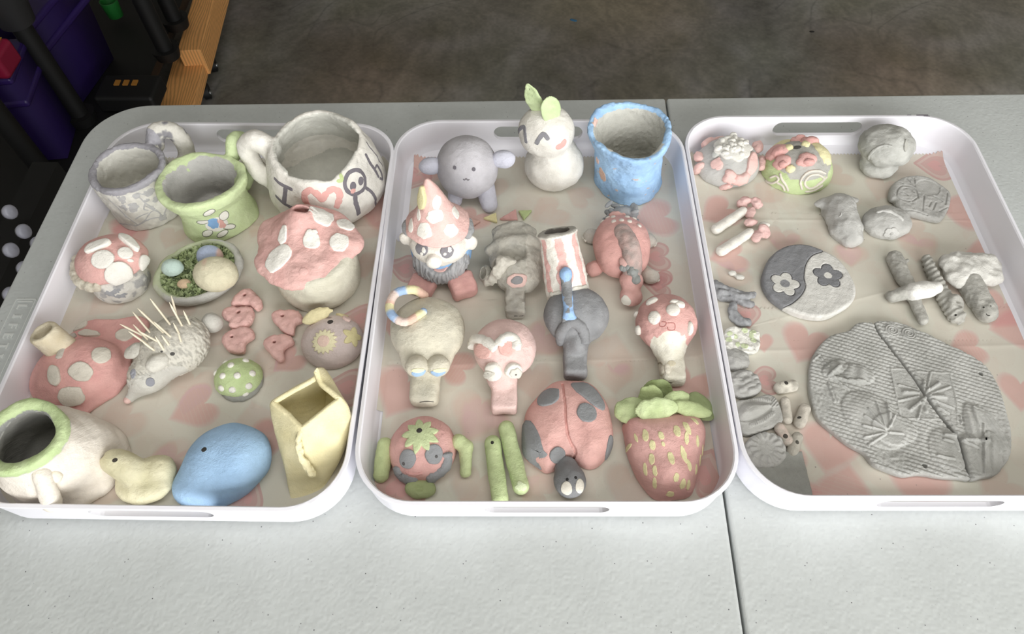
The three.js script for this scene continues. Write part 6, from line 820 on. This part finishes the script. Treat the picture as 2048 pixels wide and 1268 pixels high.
// tiles along the left wall
{
  thing('clay_tile', 'rough white clay tile with green dots', 'tile', [0.9642,0.4501]);
  clay('body', N(po(smooth2([[-26.5,0.1],[-20.5,-11.6],[-13.5,-15.3],[2.4,-12.3],[18,-8.1],[19.1,0],[16.9,10.5],[11,21.3],[-3.7,24],[-17.8,22.6],[-26.7,16.9]], 40), 0, 9, 3, (x, z) => 1.2 * vn(x / 5, 1, z / 5) + 0.6 * vn(x / 2, 2, z / 2)), 0.6, 6), 0.8, (x, y, z) => mixc('#dddbd2', '#a9a9a3', st(0.25, 0.6, fbm(x / 9, y / 4, z / 9) + (y < 6 ? 0.4 : 0))));
  for (const c of [[-11.3,8.2,0.6], [0.8,7.7,-8.2], [10.3,9,-5.3], [7.7,8.8,-0.5], [9.4,8.4,5.6], [-11.1,8.9,12.2], [-3.3,8.5,14.4], [-20.5,9.2,5.5], [-19.7,10.2,-3.4]]) part('green_dot', spot(CUR, c, 4, 3.8, { t: 0.5, paint: '#c2cfa0', wob: 0.3, n: 12 }));
  single('clay_lump', 'small grey clay lump squeezed below the dotted tile', 'clay lump', [0.9482,0.4814], N(cut(el([0, 4, 0], [17, 9, 16])), 1.2, 6, 0.5, 3), 0.9, '#a09f9b', { part: 'lump' });
  thing('clay_tile', 'grey clay tile carved with flower petals', 'tile', [0.9574,0.5115]);
  const L = [[[-13.4,-3.6],[-5.6,-8.6],[3.3,-9.6]], [[-3.9,2.2],[2,-1.7],[10.3,-4.7]], [[-11.1,13.9],[-1.5,8.1],[10,2.2]], [[-21.9,6.2],[-14.5,3.3],[-7.7,4.2]], [[-0.2,-9.6],[3.7,-1.7],[5.8,6.1]], [[-0.7,13.9],[6.5,11.9],[10.7,8]], [[-17.5,0.3],[-10.4,-0.7]]];
  const seg = (L_) => (x, z) => { let d = 1e9; for (const l of L_) for (let i = 0; i + 1 < l.length; i++) { const [ax, az] = l[i], [bx_, bz] = l[i + 1], t = clamp01(((x - ax) * (bx_ - ax) + (z - az) * (bz - az)) / ((bx_ - ax) ** 2 + (bz - az) ** 2 || 1)); d = min(d, hypot(x - ax - t * (bx_ - ax), z - az - t * (bz - az))); } return d; };
  const d1 = seg(L); clay('body', N(po(smooth2([[-22,-8.1],[-11.6,-13.1],[-2.5,-15.1],[10.5,-9.1],[15.7,5.6],[9.3,17.2],[-12.2,22.4],[-21.9,13.4]], 40), 0, 11, 4, (x, z) => 2.2 * st(4, 1, d1(x, z)) - 1 + 0.6 * vn(x / 5, 1, z / 5)), 0.5, 8), 0.8, (x, y, z) => mixc('#a6a5a1', '#91908c', 0.5 + 0.7 * vn(x / 9, y / 9, z / 9)));
  thing('clay_tile', 'grey clay tile with a raised fish', 'tile', [0.967,0.5509]);
  const body = poly2(smooth2([[-30.8,4.7],[-23.8,-6.5],[-11.1,-11.2],[2.4,-10.3],[11.3,-7.5],[7.1,0.9],[-4.4,8.3],[-20.5,13.9],[-29.4,12.1]], 40)), tailp = poly2([[8.5,-6.6],[17.5,-18],[20.3,-10.4],[19.7,-2.9],[9.5,-2.8]]), fins = seg([[[-13.4,-12.5],[-2.2,-13.1],[8.7,-12.2]], [[-16.4,19.4],[-2,13.8],[10.7,4.6]]]);
  clay('body', N(po(smooth2([[-30.9,-10.2],[-10.4,-15],[11.2,-20.8],[17.5,-18],[21.7,-8.5],[21.7,12.8],[15.8,17.4],[-20,30.6],[-27.8,27.5],[-31.1,6.6]], 60), 0, 10, 3, (x, z) => 5 * st(0.5, -9, body(x, z)) - 0.9 * st(2.2, 0.6, abs(body(x, z))) + 1.6 * st(0.5, -1.5, tailp(x, z)) * (0.7 + 0.5 * sin((x + z) * 1.5)) + st(3.4, 1.6, fins(x, z)) * (1.2 + 0.7 * sin(x * 2.6))), 0.4, 14, 0.12, 4), 0.75, (x, y, z) => mixc('#a9a8a3', '#96958f', 0.4 + 0.7 * vn(x / 12, y / 12, z / 12)));
  thing('clay_disc', 'oval grey clay disc stamped with a sunflower', 'disc', [0.9654,0.5964]); const fc = [[-3,0.6]][0];
  clay('body', N(po(smooth2([[-26.6,-1.1],[-16.3,-12.6],[-0.4,-18.1],[14.6,-13.6],[19.7,0.5],[16.6,13.5],[5,23.3],[-17.1,24.4],[-27.4,13.7]], 60), 0, 11, 4, (x, z) => { const r = hypot(x - fc[0], z - fc[1] - 1), a = atan2(z - fc[1], x - fc[0]); return r < 9 ? -0.4 + 0.3 * vn(x / 2, 1, z / 2) : r < 30 ? 1.8 * st(30, 27, r) * st(9, 13, r) * (0.45 + 0.55 * sin(a * 13 + 0.5 * vn(x / 4, 2, z / 4) + (r > 19 ? 1.6 : 0))) : -0.3; }), 0.3, 14), 0.75, (x, y, z) => mixc('#acaba7', '#9a9994', 0.4 + 0.7 * vn(x / 12, y / 12, z / 12)));
  single('clay_tile', 'plain dark grey square tile in the tray front corner', 'tile', [0.973,0.6343], (() => { thing.last = 0; return N(po([[-38, -34], [30, -33], [31, 18], [0, 18], [-24, 4]], 0, 9, 2, (x, z) => 0.6 * vn(x / 6, 1, z / 6)), 0.4, 9); })(), 1, '#8d8e88', { part: 'tile' });
}
// small beads
{
  const bead = (label, at, ab, r, col = '#c9c0b2') => { thing('clay_bead', label, 'bead', at, { group: 'small oval clay beads' }); const [a, b] = ab(); clay('bead', N(cut(cp([a[0], 6, a[1]], [b[0], 6, b[1]], r * 0.86, r * 0.86)), 0.4, 8, 0.3, 3), 0.8, (x, y, z) => mixc(col, '#a39d90', 0.4 + 0.8 * vn(x / 5, y / 5, z / 5))); };
  bead('oval cream bead with a ringed hole, lying crosswise', [1.0044,0.5153], () => [[-10.2,5],[5.2,2.1]], 8.6, '#d2cbbd'); part('ring', spot(CUR, [-5.3,13.5,3.4], 6.5, 5, { t: 1.6, paint: '#cbc5b6', prof: BUMP })); part('hole', spot(CUR, [-5.1,13.5,3.2], 2.6, 2.4, { t: 1.75, paint: '#33302b', n: 12 }));
  bead('long bead touching the fish tile edge', [0.9984,0.548], () => [[-1.7,-9.4],[-3.7,13]], 6.8); bead('slanted bead nearest the big grey slab', [1.0159,0.5545], () => [[1.9,-6.6],[-7.8,11]], 8); part('hole', spot(CUR, [-9.3,12.2,7.1], 2.6, 1.6, { t: 0.15, paint: '#33302b', n: 12 }));
  bead('pinkish bead touching the sunflower disc', [0.9889,0.5785], () => [[-4.9,-5.6],[1.2,9.7]], 7.6, '#c9b3a6'); part('hole', spot(CUR, [-2.9,12.3,6.3], 3, 2.8, { t: 0.15, paint: '#3a352f', n: 12 })); bead('grey bead beside the pinkish one, lowest of five', [0.9996,0.5901], () => [[2.2,-6.4],[-7.2,11.3]], 7.4, '#b3ada0'); part('hole', spot(CUR, [-1.7,12.5,2.2], 2.2, 2.6, { t: 0.15, paint: '#4a463f', n: 12 }));
}
// three grey finger creatures
{
  const col = (x, y, z) => mixc('#aeaca4', '#8b8982', 0.4 + 0.9 * fbm(x / 7, y / 7, z / 7));
  thing('clay_serpent', 'grey clay twig creature with a white lump laid across', 'figurine', [1.1925,0.3707]); let a = [[-9.1,-41.4],[-7.1,-10.2],[-3.1,5.6],[-2,33.9],[-1.4,56.4]], b = [[-28.9,18.8],[-12.3,16.2]], w = [[-5.2,17.5],[23.9,12.3]], n = [[-8.1,-28.9],[3.7,-35.8]];
  clay('body', N(U(3, tb(a.map((p, i) => [p[0], 9, p[1]]), 10.5, 6), cp([b[0][0], 8, b[0][1]], [b[1][0], 14, b[1][1]], 8, 9), cp([n[0][0], 9, n[0][1]], [n[1][0], 12, n[1][1]], 5, 3)), 0.9, 6, 0.4, 2.5), 0.9, col);
  clay('white_lump', N(U(4, cp([w[0][0], 17, w[0][1]], [w[1][0], 18, w[1][1]], 12, 8), el([(w[0][0] + w[1][0]) / 2, 18, (w[0][1] + w[1][1]) / 2], [15, 8, 12])), 1, 8), 0.9, '#e0ded8');
  thing('clay_serpent', 'long wrinkled grey clay serpent in the middle of three', 'figurine', [1.2357,0.3707]); a = [[-10.6,-41.5],[-11,-22.3],[-8.6,-2.3],[-6.9,15.9],[-4.2,33.8],[-0.7,48.9]]; const rg = [[0,34]][0];
  const sA = tb(a.map((p) => [p[0], 9, p[1]]), 6, 10.5, 18); clay('body', N(U(2.5, fn((x, y, z) => sA.f(x, y, z) + 0.7 * sin((x * 0.5 + z) * 0.8 + vn(x / 4, y / 4, z / 4)), sA.b), to([rg[0], 16, rg[1]], 7, 4.5, [20, 0, -20])), 0.6, 5, 0.4, 2.5), 0.9, col); part('eye', spot(CUR, [-6.4,16.1,52.5], 1.4, 1.4, { t: 0.2, paint: '#25231f', n: 10 }));
  thing('clay_serpent', 'grey smiling clay serpent under a white crumpled cap', 'figurine', [1.2788,0.3863]); a = [[-11.9,-19.9],[-10.2,-2.9],[-7.5,13.8],[-4.8,30.1]];
  clay('body', N(U(3, tb(a.map((p) => [p[0], 11, p[1]]), 15, 12.5)), 0.9, 6, 0.4, 2.5), 0.9, col); part('eye', spot(CUR, [-14,20.4,28.2], 1.2, 1.2, { t: 0.2, paint: '#25231f', n: 10 })); part('eye', spot(CUR, [-7,23.5,28.2], 0.8, 0.8, { t: 0.2, paint: '#25231f', n: 10 })); part('smile', stroke(CUR, [[-13.3,18.6,35], [-10.9,17.6,38.3], [-8.3,18.7,39.4]], 1, 0.15, '#2b2925'));
  const k = [[-5.8,-36.3],[-25.4,-45.7],[15.3,-44.4],[15.8,-24.3],[-25.1,-20.3]]; clay('white_cap', N(U(6, ...k.map((p, i) => el([p[0], 14, p[1]], [[36, 16, 20, 17, 16][i], [14, 11, 12, 9, 9][i], [26, 14, 16, 14, 12][i]]))), 2, 8, 0.6, 4), 1, (x, y, z) => mixc('#dbd9d2', '#bdbbb4', 0.3 + 0.8 * vn(x / 8, y / 8, z / 8)));
}
// big textured slab, broken in two
{
  const CR = [480, 80];
  const mk = (label, at, outF, extraF) => {
    thing('clay_slab', label, 'slab', at, { group: 'two halves of the cracked slab' });
    const out = outF(), X = extraF(), seg = (L_) => (x, z) => { let d = 1e9; for (const l of L_) for (let i = 0; i + 1 < l.length; i++) { const [ax, az] = l[i], [bx_, bz] = l[i + 1], t = clamp01(((x - ax) * (bx_ - ax) + (z - az) * (bz - az)) / ((bx_ - ax) ** 2 + (bz - az) ** 2 || 1)); d = min(d, hypot(x - ax - t * (bx_ - ax), z - az - t * (bz - az))); } return d; };
    const ridge = seg(X.ridge), fine = seg(X.fine), square = X.square ? poly2(X.square) : () => 99;
    const hf = (x, z) => { const wx = x + at[0] * 1000, wz = z + at[1] * 1000, u = (wx * 0.94 + wz * 0.34) / 5.8, v = (-wx * 0.34 + wz * 0.94) / 4.8, r = fl(v), f = v - r, g = ((u + (r & 1) * 0.5) % 1 + 1) % 1, k = hypot((g - 0.5) * 1.25, f), amt = st(-0.35, 0.15, vn(wx / 38, 2, wz / 38) + 0.25);
      let h = amt * (k < 0.8 ? 0.75 - 0.5 * k - 1.4 * st(0.64, 0.8, k) : -0.85 + 0.5 * st(0.8, 1.1, k)) + (1 - amt) * 0.7 * vn(x / 2.6, 1, z / 2.6) + 0.5 * vn(x / 18, 4, z / 18) + 0.25 * vn(x / 2, 7, z / 2);
      const sq = square(x, z); if (sq < 0) h = h * 0.15 + (sq > -1.6 ? 0.9 : 0) + 0.35 * vn(x / 1.3, 3, z / 1.3);
      for (const [c, rx, rz, a, hh] of X.bump) { const dx = x - c[0], dz = z - c[1], p = (dx * cos(a) + dz * sin(a)) / rx, q = (-dx * sin(a) + dz * cos(a)) / rz, e = p * p + q * q; if (e < 1) h = h * e + 1.5 * hh * sqrt(1 - e) * (1 + 0.2 * sin(p * 9)); else if (e < 1.5) h -= 1.6 * (1.5 - e); }
      h += 3.2 * st(2.8, 1, ridge(x, z)) + 1.9 * st(1.7, 0.5, fine(x, z)) - 0.8 * st(3.4, 2.2, fine(x, z)) * st(1.6, 2.2, fine(x, z)); for (const c of X.spiral ?? []) { const r_ = hypot(x - c[0], z - c[1]); if (r_ < 9) h = 0.8 + 1.0 * sin(r_ * 2.1 + atan2(z - c[1], x - c[0])); } for (const c of X.hole ?? []) if (hypot(x - c[0], z - c[1]) < 2.4) h = -6; return h; };
    clay('slab', po(out, 0, 10, 3, hf), 0.9, (x, y, z) => mixc('#b0b0ac', '#959590', 0.4 + 0.8 * vn(x / 20, y / 20, z / 20)));
  };
  mk('larger left half of the cracked grey slab stamped with butterfly', [1.109,0.5495], () => smooth2([[18.8,-118.8],[-1,-119],[-14,-108.1],[-38.3,-100.8],[-61.5,-79.4],[-73.1,-58.6],[-81.4,-25.1],[-81.8,-5.6],[-79.8,11.2],[-66.5,27.7],[-51.6,43.8],[-37.3,53.6],[-29.8,67.3],[-15.4,74.9],[-0.6,80.5],[18.1,78.6],[42.4,82.3],[60.3,83.1],[71.1,84.4],[71,72.6],[71.1,57.1],[72.1,47.3],[72.4,36.3],[68.1,25.1],[62.9,13.2],[57.7,-1.9],[51.6,-18.5],[47.5,-32],[42.5,-47.1],[36.9,-63.4],[31,-76.8],[25.6,-91.4],[21.4,-100.9],[19.5,-110.6]], 160), () => ({
    ridge: [[[51.3,-14.2],[29.5,0.8]], [[46.8,-12],[47.1,2.9]], [[44.6,-20.6],[28.4,-21.6]], [[-53.8,-44.5],[-39.3,-55.8]], [[-55.3,-42.3],[-37.7,-37.9],[-15.2,-33.5]], [[58.6,32.7],[73.3,33.7]], [[3.5,-5.4],[-0.2,21.7]]],
    fine: [[[44.9,-25],[25.3,-31.5]], [[44.2,-16.3],[19.5,-10.8]], [[45.5,-7.7],[35,11.3]], [[-7.9,25.9],[-26.3,9.4]], [[-7.9,25.9],[-20.3,1]], [[-7,25.8],[-8.4,-7.5]], [[-8.8,28.9],[-31.4,21.8]], [[-9.3,30.9],[-33.2,36.1]], [[-8.7,32],[-29.7,44.1]], [[-4.2,25.8],[8,9.3]], [[-3.4,29.9],[11.1,31.9]], [[-53.8,-44.5],[-35,-24.7]], [[-57.9,-31.2],[-56.2,-9.5]], [[-57.4,-33.4],[-51.3,-9.5]], [[-59.5,-71.8],[-69.1,-64.9]], [[-58.6,-67.2],[-53.2,-55.8]], [[56.1,37.8],[66,41.7],[68.3,51.6]], [[42.4,57.6],[59.6,61.5]]],
    bump: [[[[-16,13.5]][0], 40, 30, 0.9, 2.2], [[[-20,-45.8]][0], 20, 13, 0.3, 3.2], [[[-45.8,-53.6]][0], 18, 9, -0.5, 2.6], [[[57.8,49.7]][0], 22, 26, 0.2, 1.6], [[[3.4,25.8]][0], 26, 20, 0, 1.4]], square: [[20.8,-53.7],[41.6,-53.8],[56.3,13.3],[14.8,12.4]], hole: [[[25.4,69.3]][0]] }));
  mk('right half of the cracked grey slab stamped with dragonfly', [1.2151,0.5276], () => smooth2([[-84.9,-97.9],[-77.2,-100.4],[-57.1,-98.5],[-31.8,-86.4],[-8.4,-69.7],[13.3,-55.6],[28.6,-41.8],[36.1,-23.7],[37.2,0.5],[34.1,30.3],[29.9,52.9],[19,78.8],[5.8,92.4],[-6.7,102],[-20.2,104.3],[-32.9,106.3],[-33.2,94.5],[-32.8,79],[-31.8,69.2],[-31.1,57.2],[-35.2,45.4],[-40.4,33.4],[-45.6,18.3],[-51.6,1.6],[-55.7,-11.9],[-60.7,-27],[-66.3,-43.4],[-72.1,-56.8],[-77.6,-71.4],[-81.7,-80.9],[-84.2,-89.9]], 150), () => ({
    ridge: [[[-50.2,-0.9],[-33.1,-11.9]], [[-48.3,5.6],[-31.2,6.6]], [[-31.3,59.6],[-8.1,62.5],[-2.2,61.5]], [[-50.1,-14.1],[-54.4,-3.1]]],
    fine: [[[-49.5,-3.1],[-38.8,-25.2]], [[-49.6,3.4],[-20.9,-7.6]], [[-47.7,9.9],[-26.1,20.4]], [[-46.5,18.4],[-33.8,26.8]], [[-30.1,61.6],[-16.1,69.5]], [[-1.4,43.2],[-19.5,100.5]], [[-21.9,30.9],[-22.7,39.2]]],
    bump: [[[[-9,43.3]][0], 12, 30, 0.1, 3], [[[6.6,47.3]][0], 13, 32, -0.25, 2.8], [[[-5.4,81.2]][0], 13, 32, 0.3, 2.6], [[[-22.6,83.3]][0], 13, 30, 0, 2]], square: [[-57.6,-28.5],[-14.8,-26.4],[-19.2,14],[-27.9,43.3],[-33.5,43.4]], spiral: [[[-67.3,-85.7]][0], [[-48.2,-80.9]][0]], hole: [[[21.6,-25]][0]] }));
}
renderer.render(scene, camera);
